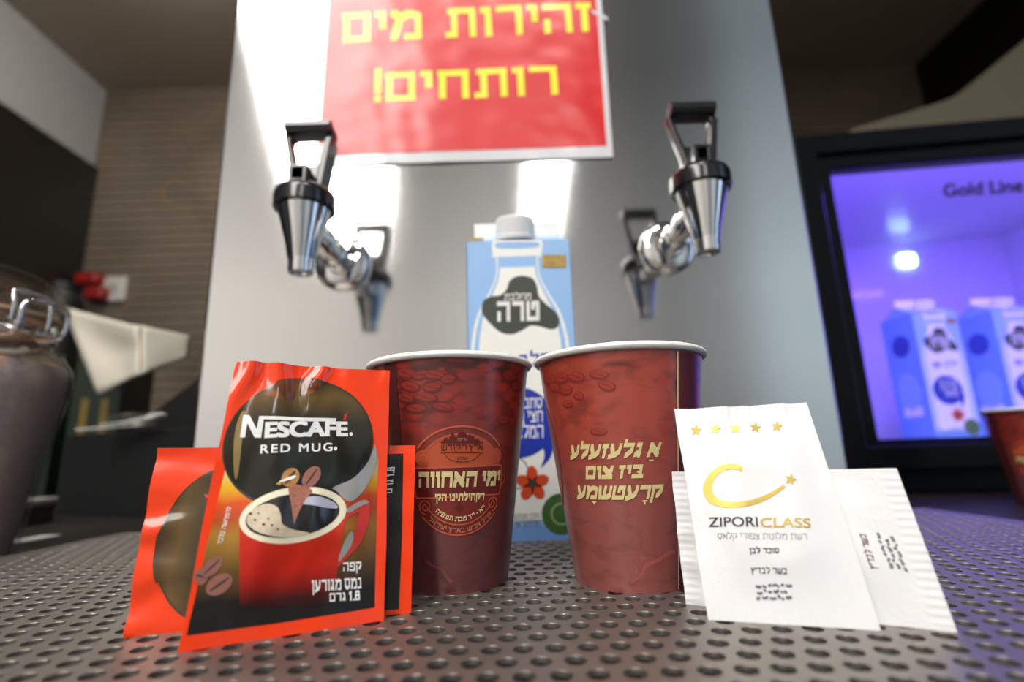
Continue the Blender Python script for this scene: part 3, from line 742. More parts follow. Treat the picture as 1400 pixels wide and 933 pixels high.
# ------------------------------------------------------------------ paper cups
RB, RT, CH = .0248, .0368, .0932
def cup_paper(name, top, mid, low, bean, bx):
    """printed red-brown cup board: coffee beans near the rim, steam curls near the foot"""
    m, n, l, b = base_mat(name)
    uv = n.new('ShaderNodeUVMap'); uv.uv_map = 'uv'
    s = n.new('ShaderNodeSeparateXYZ'); l.new(uv.outputs[0], s.inputs[0])
    rv = ramp_node(n, [(0, low), (.3, low), (.62, mid), (1, top)]); l.new(s.outputs['Y'], rv.inputs[0])
    mp = n.new('ShaderNodeMapping'); mp.inputs['Scale'].default_value = (25, 19, 1); l.new(uv.outputs[0], mp.inputs[0])
    nz = n.new('ShaderNodeTexNoise'); nz.inputs['Scale'].default_value = .8; nz.inputs['Detail'].default_value = 2; l.new(mp.outputs[0], nz.inputs['Vector'])
    ad = n.new('ShaderNodeMix'); ad.data_type = 'RGBA'; ad.blend_type = 'LINEAR_LIGHT'; ad.inputs[0].default_value = .55
    l.new(mp.outputs[0], ad.inputs[6]); l.new(nz.outputs['Color'], ad.inputs[7])
    vo = n.new('ShaderNodeTexVoronoi'); vo.voronoi_dimensions = '2D'; vo.inputs['Scale'].default_value = 1.0; l.new(ad.outputs[2], vo.inputs['Vector'])
    rb_ = ramp_node(n, [(0, (1, 1, 1, 1)), (.35, (.8, .8, .8, 1)), (.62, (0, 0, 0, 1))]); l.new(vo.outputs['Distance'], rb_.inputs[0])
    mk = ramp_node(n, [(.62, (0, 0, 0, 1)), (.80, (.75, .75, .75, 1)), (.97, (1, 1, 1, 1))]); l.new(s.outputs['Y'], mk.inputs[0])
    nm = n.new('ShaderNodeTexNoise'); nm.inputs['Scale'].default_value = 9; nm.inputs['Detail'].default_value = 2; l.new(uv.outputs[0], nm.inputs['Vector'])
    nmr = ramp_node(n, [(.42-bx, (0, 0, 0, 1)), (.58-bx, (1, 1, 1, 1))]); l.new(nm.outputs['Fac'], nmr.inputs[0])
    k = n.new('ShaderNodeMath'); k.operation = 'MULTIPLY'; l.new(mk.outputs[0], k.inputs[0]); l.new(nmr.outputs[0], k.inputs[1])
    be = n.new('ShaderNodeMix'); be.data_type = 'RGBA'; l.new(rb_.outputs[0], be.inputs[0]); be.inputs[6].default_value = S(88, 32, 29); be.inputs[7].default_value = bean
    mx = n.new('ShaderNodeMix'); mx.data_type = 'RGBA'; l.new(k.outputs[0], mx.inputs[0]); l.new(rv.outputs[0], mx.inputs[6]); l.new(be.outputs[2], mx.inputs[7])
    cl = n.new('ShaderNodeTexNoise'); cl.inputs['Scale'].default_value = 14; cl.inputs['Detail'].default_value = 6; cl.inputs['Distortion'].default_value = 1.2; l.new(uv.outputs[0], cl.inputs['Vector'])
    cr = ramp_node(n, [(.35, (.78, .76, .76, 1)), (.5, (1, 1, 1, 1)), (.68, (1.0, .92, .92, 1)), (.72, (1.25, 1.2, 1.2, 1))]); l.new(cl.outputs['Fac'], cr.inputs[0])
    m2 = n.new('ShaderNodeMix'); m2.data_type = 'RGBA'; m2.blend_type = 'MULTIPLY'; m2.inputs[0].default_value = 1; l.new(mx.outputs[2], m2.inputs[6]); l.new(cr.outputs[0], m2.inputs[7])
    l.new(m2.outputs[2], b.inputs['Base Color'])
    b.inputs['Roughness'].default_value = .38; b.inputs['Coat Weight'].default_value = .5; b.inputs['Coat Roughness'].default_value = .2
    return m
m_cupA = cup_paper('cup_print_dark', S(138, 50, 42), S(136, 52, 44), S(108, 56, 57), S(178, 54, 40), .08)
m_cupB = cup_paper('cup_print_red', S(176, 72, 53), S(170, 74, 60), S(150, 82, 76), S(178, 64, 46), -.05)
m_cream = mat('cup_cream_foil', S(240, 222, 158), .35, .15)
m_seam = mat('cup_seam_dark', S(84, 34, 34), .4)
def cup_body(root, cone, m_wall, a_seam):
    """a_seam: angle of the lengthwise overlap"""
    cx, cy = cone.c; N = 128
    bm = BM(); uvl = bm.loops.layers.uv.new('uv'); rows = 24
    Vg = [[bm.verts.new(cone.xyz(a_seam+2*PI*i/N, CH*j/rows, 0)) for i in range(N)] for j in range(rows+1)]
    Vi = [[bm.verts.new(cone.xyz(a_seam+2*PI*i/N, CH*j/rows, -.0006)) for i in range(N)] for j in (0, rows)]
    for j in range(rows):
        for i in range(N):
            f = bm.faces.new([Vg[j][i], Vg[j][(i+1) % N], Vg[j+1][(i+1) % N], Vg[j+1][i]])
            for lp, (a, b_) in zip(f.loops, ((i, j), (i+1, j), (i+1, j+1), (i, j+1))): lp[uvl].uv = (a/N, b_/rows)
    for i in range(N):
        k = (i+1) % N
        f = bm.faces.new([Vi[0][k], Vi[0][i], Vi[1][i], Vi[1][k]]); f.material_index = 1
        f = bm.faces.new([Vi[0][i], Vi[0][k], Vg[0][k], Vg[0][i]]); f.material_index = 1
    obj('cup_wall', bm, [m_wall, M['white_board']], root, world=True)
    T = Matrix.Translation((cx, cy, 0))
    bm = BM(); lathe(bm, [(0, .0055), (RB+.0002, .0055), (RB+.0002, .0062), (0, .0062)], 64, T); obj('base_disc', bm, M['white_board'], root, world=True)
    bm = BM(); pr = [(RT+.0004+.00165*math.cos(a), CH+.0003+.00165*math.sin(a)) for a in [2*PI*k/14 for k in range(15)]]
    lathe(bm, pr, 128, T); obj('rim', bm, M['white_board'], root, world=True)
def strip(a0, a1, z0, z1): return [[(a0, z0), (a1, z0), (a1, z1), (a0, z1)]]
def ang(cone, px, py): return cone.uv(px, py)[0]
STEP = (.05, .004)

# cup with the round emblem
cl_ = Cone(-.0297, .241, RB, RT, CH)
cupL = thing('paper_cup', 'red-brown paper cup with round emblem behind the coffee sachets', 'cup', (-.0297, .241, 0), group='red paper cups')
sL = ang(cl_, 537, 560)
cup_body(cupL, cl_, m_cupA, sL)
q1, q2 = cl_.uv(541, 492), cl_.uv(536, 492)
decal('seam', [(strip(q2[0]-.14, q1[0], .0005, CH-.002), m_seam, .0003)], cl_, cupL, step=STEP)
E5 = lambda X, Y: cl_.uv(560+X/5.187, 570+Y/5.187)
ctop, cbot = E5(378, 62), E5(392, 843); EC = ((E5(362, 452)[0]), (ctop[1]+cbot[1])/2); ER = (ctop[1]-cbot[1])/2
rm = cl_.r(EC[1])
class Emblem:
    """emblem units (R = 1) around its centre on the cup"""
    world = True
    def xyz(s, u, v, off): return cl_.xyz(EC[0]+u*ER/rm, EC[1]+v*ER, off)
    def n01(s, u, v): return (u, v)
    def inv(s, X, Y): a, z = E5(X, Y); return ((a-EC[0])*rm/ER, (z-EC[1])/ER)
EM = Emblem(); EI = EM.inv
m_eor = mat('emblem_orange', S(192, 86, 52), .38); m_ered = mat('emblem_red', S(128, 44, 38), .38); m_eline = mat('emblem_line', S(206, 92, 64), .38)
m_edk = mat('emblem_dark', S(96, 32, 28), .4); m_eban = mat('emblem_banner', S(112, 34, 32), .38); m_etan = mat('emblem_tan', S(196, 130, 96), .38)
bt, bb_ = .24, -.30                                   # banner top and bottom
def cap_poly(R, z, up, n=40):
    a = math.asin(max(-1, min(1, z/R)))
    return ell(0, 0, R, R, 0, n, a, PI-a) if up else ell(0, 0, R, R, 0, n, PI-a, 2*PI+a)
W_ = .86
ban = smooth_poly([(-W_, bb_+.04), (-W_+.05, bb_), (-.4, bb_), (0, bb_), (.4, bb_), (W_-.05, bb_), (W_, bb_+.04), (W_+.03, -.03), (W_, bt-.04), (W_-.05, bt), (.4, bt), (0, bt), (-.4, bt), (-W_+.05, bt), (-W_, bt-.04), (-W_-.03, -.03)], 4)
def spiral(cx, cy, r, a0, turns, sgn): return [(cx+r*(1-.75*t/30)*math.cos(a0+sgn*turns*2*PI*t/30), cy+r*(1-.75*t/30)*math.sin(a0+sgn*turns*2*PI*t/30)) for t in range(31)]
lines = []
aa = math.radians(38)
lines += stroke(ell(0, 0, .985, .985, 0, 50, aa, PI-aa), .035)
lines += stroke(ell(0, 0, .985, .985, 0, 50, PI+math.radians(40), 2*PI-math.radians(40)), .03)
lines += stroke(ell(0, 0, .80, .80, 0, 50, PI+math.radians(30), 2*PI-math.radians(30)), .025)
lines += stroke(ell(0, 0, .84, .84, 0, 50, math.radians(30), PI-math.radians(30)), .02)
lines += stroke(ban, .028, True)
for sx_ in (-1, 1):
    lines += stroke(spiral(sx_*.70, .41, .145, PI/2+.3*sx_, 1.6, -sx_), .026)+stroke(spiral(sx_*.68, -.46, .14, -PI/2, 1.5, sx_), .026)
    lines += stroke(ell(sx_*.93, -.03, .055, .085, 0, 24), .02, True)
decal('emblem', [([cap_poly(.86, bt, True)], m_eor, .00012), ([cap_poly(.99, bb_, False)], m_ered, .00012), ([ban], m_eban, .00016),
      ([ell(sx_*.70, .41, .13, .13, 0, 24) for sx_ in (-1, 1)], m_eor, .0002), (lines, m_eline, .00026)], EM, cupL, step=(.12, .12))
sky = [EI(*p) for p in ((222, 187), (226, 172), (240, 172), (246, 152), (262, 147), (275, 160), (290, 140), (296, 118), (310, 112), (318, 135), (332, 150), (345, 120), (372, 104), (398, 118), (408, 138), (425, 122), (440, 138), (452, 132), (460, 158), (485, 160), (500, 178), (520, 180), (520, 188))]
dome = [ell(*EI(372, 134), .075, .06, 0, 20)]
top = [sky, *dome, *stroke([EI(220, 257), EI(521, 257)], .012), *stroke([EI(222, 188), EI(521, 188)], .01)]
hb = place(hebrew('ארץ הקודש', .13, .22, .12, .4), EI(222, 243), EI(518, 240), EI(222, 198))
low_ = stroke(smooth_poly([EI(245, 262), EI(280, 300), EI(335, 318), EI(372, 322), EI(410, 318), EI(460, 300), EI(500, 262)], 5, False), .012)
hb2 = place(hebrew('באוביב', .16, .2), EI(335, 305), EI(412, 303), EI(335, 285))
hb3 = place(hebrew('עדיקת', .16, .2), EI(338, 172), EI(408, 170), EI(338, 153))
decal('city_picture', [(top+hb+hb2+low_, m_edk, .0003), (hb3, m_etan, .00036)], EM, cupL, step=(.12, .12))
t1 = place(hebrew('ימי האחווה', .22, .32, .10, .40, .10), EI(66, 503), EI(630, 488), EI(60, 392))
t2 = place(hebrew("דקהילתינו הק'", .21, .29, .11, .40, .06), EI(182, 600), EI(527, 590), EI(180, 548))
def arc_text(s, R, a_mid, h, adv, **kw):
    """letters along the lower arc, reading right to left along the circle's inside"""
    pol, w = hebrew(s, **kw); out = []
    for p in pol:
        o = []
        for x, y in p:
            an = a_mid+(x-w/2)*adv/R; rr = R-y*h
            o.append((rr*math.cos(an), rr*math.sin(an)))
        out.append(o)
    return out
t3 = arc_text('י"א - י"ד טבת תשפ"ה', .74, -PI/2+.03, .085, .078, pw=.16, ph=.24, gap=.14, space=.4)
t4 = arc_text('קהל אנ"ש בארץ ישראל', .945, -PI/2+.03, .085, .086, pw=.14, ph=.2, gap=.16, space=.45)
decal('emblem_lettering', [(t1+t2+t3, m_cream, .0004), (t4, m_etan, .0004)], EM, cupL, step=(.12, .12))
fl = EI(352, 645); rays_ = []
for k in range(8):
    an = k*PI/4; d = .10 if k % 2 == 0 else .07
    rays_ += stroke([(fl[0]+.02*math.cos(an), fl[1]+.02*math.sin(an)), (fl[0]+d*math.cos(an), fl[1]+d*math.sin(an))], .02)
decal('star_ornament', [(rays_, m_edk, .0003)], EM, cupL, step=(.12, .12))

# cup with three lines of writing
cr_ = Cone(.0488, .2343, RB, RT, CH)
cupR = thing('paper_cup', 'red-brown paper cup with three lines of gold writing, beside white sachets', 'cup', (.0488, .2343, 0), group='red paper cups')
aR = cr_.uv(926, 540)[0]
cup_body(cupR, cr_, m_cupB, aR)
m_seam2 = mat('cup_seam_maroon', S(96, 34, 34), .38, coat=.2)
decal('seam', [(strip(aR, aR+.40, .0005, CH-.002), m_seam2, .00025), (strip(aR-.012, aR+.008, .0005, CH-.002), m_cream, .0004)], cr_, cupR, step=STEP)
E3 = lambda X, Y: cr_.uv(720+X/2.523, 460+Y/2.523)
PX3 = lambda pts, w: [[E3(*p) for p in pl] for pl in stroke(pts, w)]
DOT = lambda X_, Y_: [[E3(x, y) for x, y in ell(X_, Y_, 4, 4, 0, 10)]]
for s_, o, r, t, marks in (('א גלעזעלע', (152, 424), (452, 416), (154, 376), PX3([(421, 429), (437, 428)], 5)), ('ביז צום', (204, 493), (400, 489), (204, 448), DOT(384, 468)+DOT(236, 468)),
      ('קרעטשמע', (176, 560), (462, 560), (176, 514), PX3([(398, 568), (416, 568)], 5)+PX3([(407, 568), (407, 580)], 5)+PX3([(228, 572), (242, 572)], 5)+PX3([(235, 572), (235, 580)], 5))):
    decal('lettering', [(place(hebrew(s_, .21, .31, .09, .34, .05), E3(*o), E3(*r), E3(*t)), m_cream, .0003), (marks, m_cream, .00034)], cr_, cupR, step=(.08, .006))
def cup_beans(root, cone, f, spots, body, edge):
    lay = []
    for k, (X_, Y_, a, b_, r) in enumerate(spots):
        e_ = [f(x, y) for x, y in ell(X_, Y_, a, b_, r, 22)]; i_ = [f(x, y) for x, y in ell(X_-1, Y_-b_*.18, a*.82, b_*.72, r, 22)]; c_ = [f(x, y) for x, y in ell(X_, Y_-b_*.1, a*.7, b_*.10, r+.25, 14)]
        lay += [([e_], edge, .00008+.00001*k), ([i_], body, .00011+.00001*k), ([c_], edge, .00013+.00001*k)]
    decal('bean_picture', lay, cone, root, step=STEP)
def wisp(root, cone, f, pts, m, w):
    q_ = smooth_poly(pts, 5, False); pl = []
    for k, ((x0, y0), (x1, y1)) in enumerate(zip(q_, q_[1:])):
        ww = w*(.6+.8*abs(noise.noise(Vector((k*.35, 1, 2))))); pl += [[f(*p_) for p_ in q2] for q2 in stroke([(x0, y0), (x1, y1)], ww)]
    decal('steam_picture', [(pl, m, .0001)], cone, root, step=STEP)
m_bb, m_be = mat('cup_bean_print', S(164, 60, 46), .4), mat('cup_bean_edge_print', S(134, 48, 40), .4)
cup_beans(cupR, cr_, E3, [(82, 150, 22, 20, .2), (122, 145, 24, 22, -.2), (172, 142, 30, 20, .1), (250, 133, 34, 18, .05), (278, 172, 32, 20, .2), (138, 188, 22, 18, -.3), (180, 206, 20, 16, .3), (143, 234, 18, 15, .1), (98, 178, 20, 16, .4), (250, 330, 30, 14, 0)], m_bb, m_be)
wisp(cupR, cr_, E3, [(360, 850), (395, 825), (412, 790), (450, 775), (485, 752), (512, 740)], mat('cup_steam_print', S(172, 92, 84), .45), 16)
E2 = lambda X, Y: cl_.uv(490+X/2.52, 460+Y/2.52)
m_bb2, m_be2 = mat('cup_bean_print_dark', S(150, 50, 40), .4), mat('cup_bean_edge_print_dark', S(108, 40, 35), .4)
cup_beans(cupL, cl_, E2, [(165, 130, 34, 22, .1), (262, 135, 42, 20, .05), (215, 135, 30, 18, -.3), (180, 175, 36, 20, .2), (255, 178, 34, 18, -.1), (165, 215, 30, 18, .1), (232, 212, 44, 18, .1), (310, 150, 28, 18, -.2), (520, 140, 26, 20, .3), (545, 175, 20, 18, .1), (200, 250, 40, 16, 0), (290, 245, 40, 16, .15), (500, 290, 22, 16, .2)], m_bb2, m_be2)
wisp(cupL, cl_, E2, [(235, 775), (262, 795), (285, 800), (300, 825), (320, 848)], mat('cup_steam_print_dark', S(140, 76, 74), .45), 14)
ed = (cr_.uv(768, 640)[0])
decal('emblem', [([ell(ed-.42, .052, .42, .022)], m_ered, .0002), (stroke(ell(ed-.42, .052, .42, .022), .0012, True), m_eline, .0003)], cr_, cupR, step=STEP)

# a third cup far at the edge of the photo, standing lower on the counter
p = at_z(1398, 561, CZ+CH)
cupF = dup(cupL, (p.x+.006, p.y, CZ), math.radians(-60), 'red-brown paper cup cut off by the photo edge, before the fridge', 'red paper cups')

# ------------------------------------------------------------------ coffee sachets
def coffee_prints(root, s, ref):
    """s: the pouch that is printed; ref: the pouch whose photographed pixels give the design"""
    A = lambda X, Y: ref.uv(160+X/2.169, 470+Y/2.169)       # first crop
    B = lambda X, Y: ref.uv(310+X/5.11, 480+Y/5.11)         # top of the pouch
    C = lambda X, Y: ref.uv(300+X/4.443, 620+Y/4.443)       # mug
    P = lambda pts, k=4: smooth_poly(pts, k)
    st = (.03, .025)
    pan = [A(*t) for t in ((206, 866), (480, 829), (764, 783), (770, 500), (776, 330), (700, 290), (550, 270), (345, 320), (322, 370), (268, 590))]
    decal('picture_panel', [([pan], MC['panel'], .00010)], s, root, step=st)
    oc = A(549, 290); rx = (A(770, 270)[0]-A(326, 315)[0])/2; ry = (A(560, 103)[1]-A(560, 482)[1])/2; ov = ell(oc[0], oc[1], rx, ry, 0, 64)
    ov_edge = stroke(ov, .008, True)
    swirl = P([B(350, 215), B(420, 197), B(520, 186), B(636, 198), B(655, 245), B(600, 300), B(520, 310), B(440, 345), B(330, 330), B(265, 300), B(330, 280), B(345, 240)])
    milk = P([A(765, 300), A(768, 360), A(735, 430), A(690, 470), A(650, 440), A(640, 428), A(700, 400), A(745, 350)])  # pale grey glare painted onto the oval's lower right
    gl = P([A(352, 250), A(372, 200), A(385, 215), A(372, 280), A(360, 380), A(350, 400), A(345, 330)])
    arc = P([B(590, 345), B(640, 375), B(760, 370), B(830, 310), B(835, 330), B(760, 385), B(640, 390)])
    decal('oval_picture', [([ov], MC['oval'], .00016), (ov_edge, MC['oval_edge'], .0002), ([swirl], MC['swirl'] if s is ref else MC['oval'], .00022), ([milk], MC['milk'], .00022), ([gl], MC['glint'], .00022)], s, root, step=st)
    # brand lettering: the big N carries the bar over the other letters
    n_ = [[B(92, 605), B(128, 607), B(152, 535), B(140, 452), B(116, 452)][::-1]]
    n_ = [[B(92, 606), B(129, 607), B(152, 452), B(116, 451)], [B(116, 451), B(160, 452), B(240, 610), B(196, 610)], [B(196, 610), B(240, 611), B(262, 462), B(228, 460)],
          [B(235, 460), B(262, 484), B(560, 500), B(758, 498), B(764, 476), B(560, 476)]]
    br = n_+place(latin('ESCAFE', .045, 1.0), B(262, 615), B(846, 600), B(270, 502))+[ell(*B(867, 584), .010, .008, 0, 16)]
    rm_ = place(latin('RED MUG', .018, 1.25), B(234, 722), B(735, 706), B(238, 660))+[ell(*B(757, 688), .010, .008, 0, 16)]
    decal('brand_lettering', [(br+rm_, MC['white'], .0003), ([[B(812, 486), B(826, 489), B(846, 434), B(822, 448)]], MC['accent'], .00034)], s, root, step=st)
    # the mug
    cx, cy, tilt = 445, 380, math.radians(-9)
    rim_o = [C(x, y) for x, y in ell(cx, cy, 326, 166, tilt, 48)]; rim_i = [C(x, y) for x, y in ell(cx-2, cy+2, 286, 128, tilt, 48)]
    body = [C(x, y) for x, y in [(124, 400), (122, 600), (124, 760), (122, 925), (420, 935), (700, 925), (722, 640), (768, 380), (640, 470), (445, 520), (250, 500)]]
    han_o = P([C(*t) for t in ((760, 360), (820, 320), (880, 285), (910, 305), (912, 350), (900, 440), (860, 540), (800, 610), (712, 690), (716, 610), (770, 555), (815, 490), (838, 410), (845, 360), (800, 380), (756, 410))])
    han_i = P([C(*t) for t in ((722, 660), (740, 580), (790, 480), (812, 500), (800, 560), (760, 620))])
    han_t = P([C(*t) for t in ((768, 345), (830, 302), (880, 284), (905, 300), (850, 325), (790, 362))])
    foam = P([C(*t) for t in ((172, 430), (175, 380), (215, 335), (290, 310), (350, 330), (372, 380), (380, 430), (440, 465), (540, 485), (520, 500), (420, 512), (320, 505), (230, 478))])
    bubbles = [[C(x, y) for x, y in ell(X_, Y_, a, b_, 0, 10)] for X_, Y_, a, b_ in ((190, 370, 11, 8), (218, 408, 9, 7), (270, 435, 12, 8), (240, 368, 7, 5), (320, 440, 9, 6), (355, 465, 8, 5), (298, 400, 6, 5))]
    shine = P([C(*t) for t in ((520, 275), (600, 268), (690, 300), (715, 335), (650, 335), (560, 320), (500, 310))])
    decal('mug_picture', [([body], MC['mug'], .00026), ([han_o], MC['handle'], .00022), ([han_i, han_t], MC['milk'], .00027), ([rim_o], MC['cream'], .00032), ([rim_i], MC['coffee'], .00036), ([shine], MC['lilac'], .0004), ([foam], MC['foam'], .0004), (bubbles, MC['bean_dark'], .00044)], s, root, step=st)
    def bean(f, X_, Y_, a, b_, r, m, off, sl=.12):
        e = [f(x, y) for x, y in ell(X_, Y_, a, b_, r, 28)]; sw = [f(x, y) for x, y in ell(X_, Y_, a*.86, b_*sl, r, 20)]
        return [([e], m, off), ([sw], MC['bean_dark'], off+.00004)]
    pow_ = P([C(*t) for t in ((420, 215), (470, 195), (560, 230), (525, 280), (490, 340), (465, 400), (452, 432), (444, 390), (436, 320), (425, 265))])
    decal('bean_picture', [([pow_], MC['powder'], .00042)]+bean(C, 430, 152, 62, 50, -.9, MC['bean_gold'], .00046, .2)+bean(C, 556, 150, 74, 46, -.95, MC['bean'], .00046)
          +[([[C(355, 186), C(372, 170), C(455, 138), C(468, 148), C(440, 164)]], MC['white'], .00054)]
          +bean(A, 282, 662, 40, 20, -.75, MC['bean'], .0003)+bean(A, 303, 715, 44, 27, -.6, MC['bean'], .0003)+bean(A, 250, 690, 20, 26, .2, MC['bean'], .00026), s, root, step=st)
    for sm in (place(hebrew('קפה', .2, .19, .16), C(750, 718), C(862, 712), C(750, 664)), place(hebrew('נמס מגורען', .2, .19, .14, .4), C(560, 842), C(862, 822), C(560, 772)),
               place(hebrew('1.8', .2, .19, .16), C(786, 898), C(853, 892), C(786, 838))+place(hebrew('גרם', .2, .19, .16), C(668, 902), C(768, 896), C(668, 850)),
               place(hebrew('להמחשה בלבד', .17, .17, .14, .5), A(310, 597), A(340, 487), A(298, 594))):
        decal('small_lettering', [(sm, MC['white'], .00036)], s, root, step=st)
K = (0, 0, 0, 1)
MC = dict(
  foil=mat('sachet_red_foil', S(250, 62, 0), .26, spec=.3, coat=.55, coatr=.07),
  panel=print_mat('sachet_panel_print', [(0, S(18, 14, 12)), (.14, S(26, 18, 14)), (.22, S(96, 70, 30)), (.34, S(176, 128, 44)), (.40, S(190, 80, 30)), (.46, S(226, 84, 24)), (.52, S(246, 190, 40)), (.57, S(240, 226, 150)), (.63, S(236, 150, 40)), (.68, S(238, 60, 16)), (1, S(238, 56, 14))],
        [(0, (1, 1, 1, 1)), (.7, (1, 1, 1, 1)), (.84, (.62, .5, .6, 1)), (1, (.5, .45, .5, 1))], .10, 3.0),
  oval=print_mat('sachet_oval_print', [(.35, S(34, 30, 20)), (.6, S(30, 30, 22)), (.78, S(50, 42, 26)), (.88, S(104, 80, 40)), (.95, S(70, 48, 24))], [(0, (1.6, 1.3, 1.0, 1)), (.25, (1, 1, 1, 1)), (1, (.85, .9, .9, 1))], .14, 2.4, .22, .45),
  oval_edge=mat('oval_edge_print', S(60, 44, 18), .3, coat=.6), swirl=print_mat('caramel_print', [(.8, S(70, 38, 18)), (.86, S(150, 84, 36)), (.89, S(88, 46, 22)), (.93, S(120, 62, 28))], None, .25, 6, .22, .45),
  milk=mat('glare_print', S(160, 158, 154), .3, coat=.6), glint=mat('glint_print', S(150, 124, 70), .3, coat=.6),  # milk: painted glare on the oval, also the handle's pale print
  white=mat('sachet_white_print', S(244, 243, 240), .3, coat=.4), accent=mat('accent_print', S(222, 40, 30), .3),
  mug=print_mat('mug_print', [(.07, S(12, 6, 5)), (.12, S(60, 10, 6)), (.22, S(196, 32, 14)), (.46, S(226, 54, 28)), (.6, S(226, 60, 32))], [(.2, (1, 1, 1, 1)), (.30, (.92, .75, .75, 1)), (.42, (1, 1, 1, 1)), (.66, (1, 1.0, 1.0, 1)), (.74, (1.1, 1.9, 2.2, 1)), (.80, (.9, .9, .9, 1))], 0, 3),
  handle=mat('handle_print', S(206, 52, 44), .3, coat=.6), cream=mat('cream_print', S(246, 236, 206), .3, coat=.5), coffee=mat('coffee_print', S(26, 20, 22), .2, coat=.7),
  foam=mat('foam_print', S(214, 196, 168), .3, coat=.5, vary=.12, vscale=500), lilac=mat('lilac_print', S(186, 184, 204), .3, coat=.5), bean=mat('bean_print', S(150, 96, 84), .3, coat=.5),
  bean_dark=mat('bean_dark_print', S(60, 30, 22), .3, coat=.5), bean_gold=mat('bean_gold_print', S(180, 126, 66), .3, coat=.5, vary=.3, vscale=600), powder=mat('powder_print', S(170, 106, 84), .35, coat=.4, vary=.35, vscale=1500))
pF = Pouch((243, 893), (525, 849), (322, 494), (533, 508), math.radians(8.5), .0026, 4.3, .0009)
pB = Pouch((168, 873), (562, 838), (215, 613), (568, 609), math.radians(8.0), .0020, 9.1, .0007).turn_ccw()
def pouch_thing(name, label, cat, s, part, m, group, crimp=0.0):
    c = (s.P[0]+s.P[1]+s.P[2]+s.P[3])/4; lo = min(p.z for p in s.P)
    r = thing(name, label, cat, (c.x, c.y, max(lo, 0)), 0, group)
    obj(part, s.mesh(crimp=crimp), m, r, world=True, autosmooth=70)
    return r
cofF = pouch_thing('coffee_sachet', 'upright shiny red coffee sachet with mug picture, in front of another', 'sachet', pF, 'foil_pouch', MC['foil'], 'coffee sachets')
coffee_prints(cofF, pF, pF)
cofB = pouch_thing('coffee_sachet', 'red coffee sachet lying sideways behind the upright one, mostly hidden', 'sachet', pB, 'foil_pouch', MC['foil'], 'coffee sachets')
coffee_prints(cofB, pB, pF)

# ------------------------------------------------------------------ sugar sachets
m_sug = mat('sugar_paper', S(232, 231, 233), .5, coat=.15, bump=.08, bscale=700)
m_gold2 = mat('sugar_gold_print', S(198, 172, 72), .35, .25); m_ink2 = mat('sugar_dark_print', S(34, 32, 34), .45); m_grey2 = mat('sugar_grey_print', S(112, 110, 112), .45)
m_brown2 = mat('sugar_brown_print', S(96, 62, 48), .45)
def sugar_prints(root, s, ref):
    Sx = lambda X, Y: ref.uv(900+X/2.665, 530+Y/2.665)
    Z = lambda X, Y: ref.uv(940+X/4.056, 600+Y/4.056)
    st = (.03, .03)
    stars = [[Sx(x, y) for x, y in star(X_, Y_, 22, -PI/2+.1)] for X_, Y_ in ((138, 157), (208, 153), (281, 151), (354, 148), (432, 144))]
    for k in range(5): decal('gold_star', [([stars[k]], m_gold2, .0002)], s, root)
    outer = smooth_poly([(303, 168), (275, 150), (240, 147), (195, 152), (150, 175), (112, 213), (88, 262), (88, 305), (108, 342), (150, 372), (205, 387), (265, 387), (345, 376), (420, 350), (490, 312), (538, 272)], 3, False)
    inner = smooth_poly([(524, 264), (470, 298), (400, 330), (330, 350), (262, 356), (200, 350), (158, 328), (138, 295), (138, 258), (158, 215), (195, 187), (235, 177), (275, 180), (301, 194)], 3, False)
    n = 40
    def res(pl):
        d = [0]
        for a, b_ in zip(pl, pl[1:]): d.append(d[-1]+math.dist(a, b_))
        return [(float(np.interp(d[-1]*k/n, d, [p[0] for p in pl])), float(np.interp(d[-1]*k/n, d, [p[1] for p in pl]))) for k in range(n+1)]
    O, I = res(outer), res(inner)[::-1]
    sw = [[Z(*O[k]), Z(*O[k+1]), Z(*I[k+1]), Z(*I[k])] for k in range(n)]
    decal('gold_swoosh', [(sw+[[Z(x, y) for x, y in star(569, 233, 36, -PI/2+.25)]], m_gold2, .0002)], s, root, step=st)
    la = place(latin('ZIPORI', .012, 1.0), Z(118, 492), Z(390, 494), Z(116, 438)); lb = place(latin('CLASS', .012, 1.0), Z(402, 496), Z(680, 500), Z(402, 443))
    decal('brand_lettering', [(la, m_ink2, .0002), (lb, m_gold2, .0002)], s, root, step=st)
    decal('small_lettering', [(place(hebrew('רשת מלונות צפורי קלאס', .11, .11, .17, .5), Z(168, 560), Z(660, 566), Z(166, 528)), m_grey2, .0002)], s, root, step=st)
    decal('small_lettering', [(place(hebrew('סוכר לבן', .2, .2, .16, .45), Z(342, 640), Z(505, 640), Z(340, 610)), m_ink2, .0002)], s, root, step=st)
    mk = place(hebrew('כשר לבד"ץ', .18, .18, .15, .45), Z(350, 748), Z(548, 754), Z(348, 716))
    decal('stamp_lettering', [(mk, m_ink2 if s is ref else m_brown2, .0002)], s, root, step=st)
    rr = random.Random(5); sq = []
    for r_ in range(3):                                    # blurred approval mark: three lines of short curling dashes
        y0 = 815+r_*35; x = 368+rr.random()*14+r_*4
        while x < 548+r_*8:
            ln = 12+rr.random()*26; y = y0+rr.random()*10-5
            sq += stroke(smooth_poly([Z(x, y), Z(x+ln*.4, y-9+rr.random()*16), Z(x+ln, y+rr.random()*12-4)], 3, False), .009+.003*rr.random()); x += ln+5+rr.random()*7
    decal('approval_mark', [(sq, m_grey2, .0002)], s, root, step=st)
qF = Pouch((968, 848), (1205, 863), (922, 560), (1103, 551), math.radians(17), .0017, 2.2, .0003, .05)
qB = Pouch((938, 827), (1309, 865), (918, 645), (1226, 641), math.radians(14), .0016, 6.6, .0003, .05).turn_ccw()
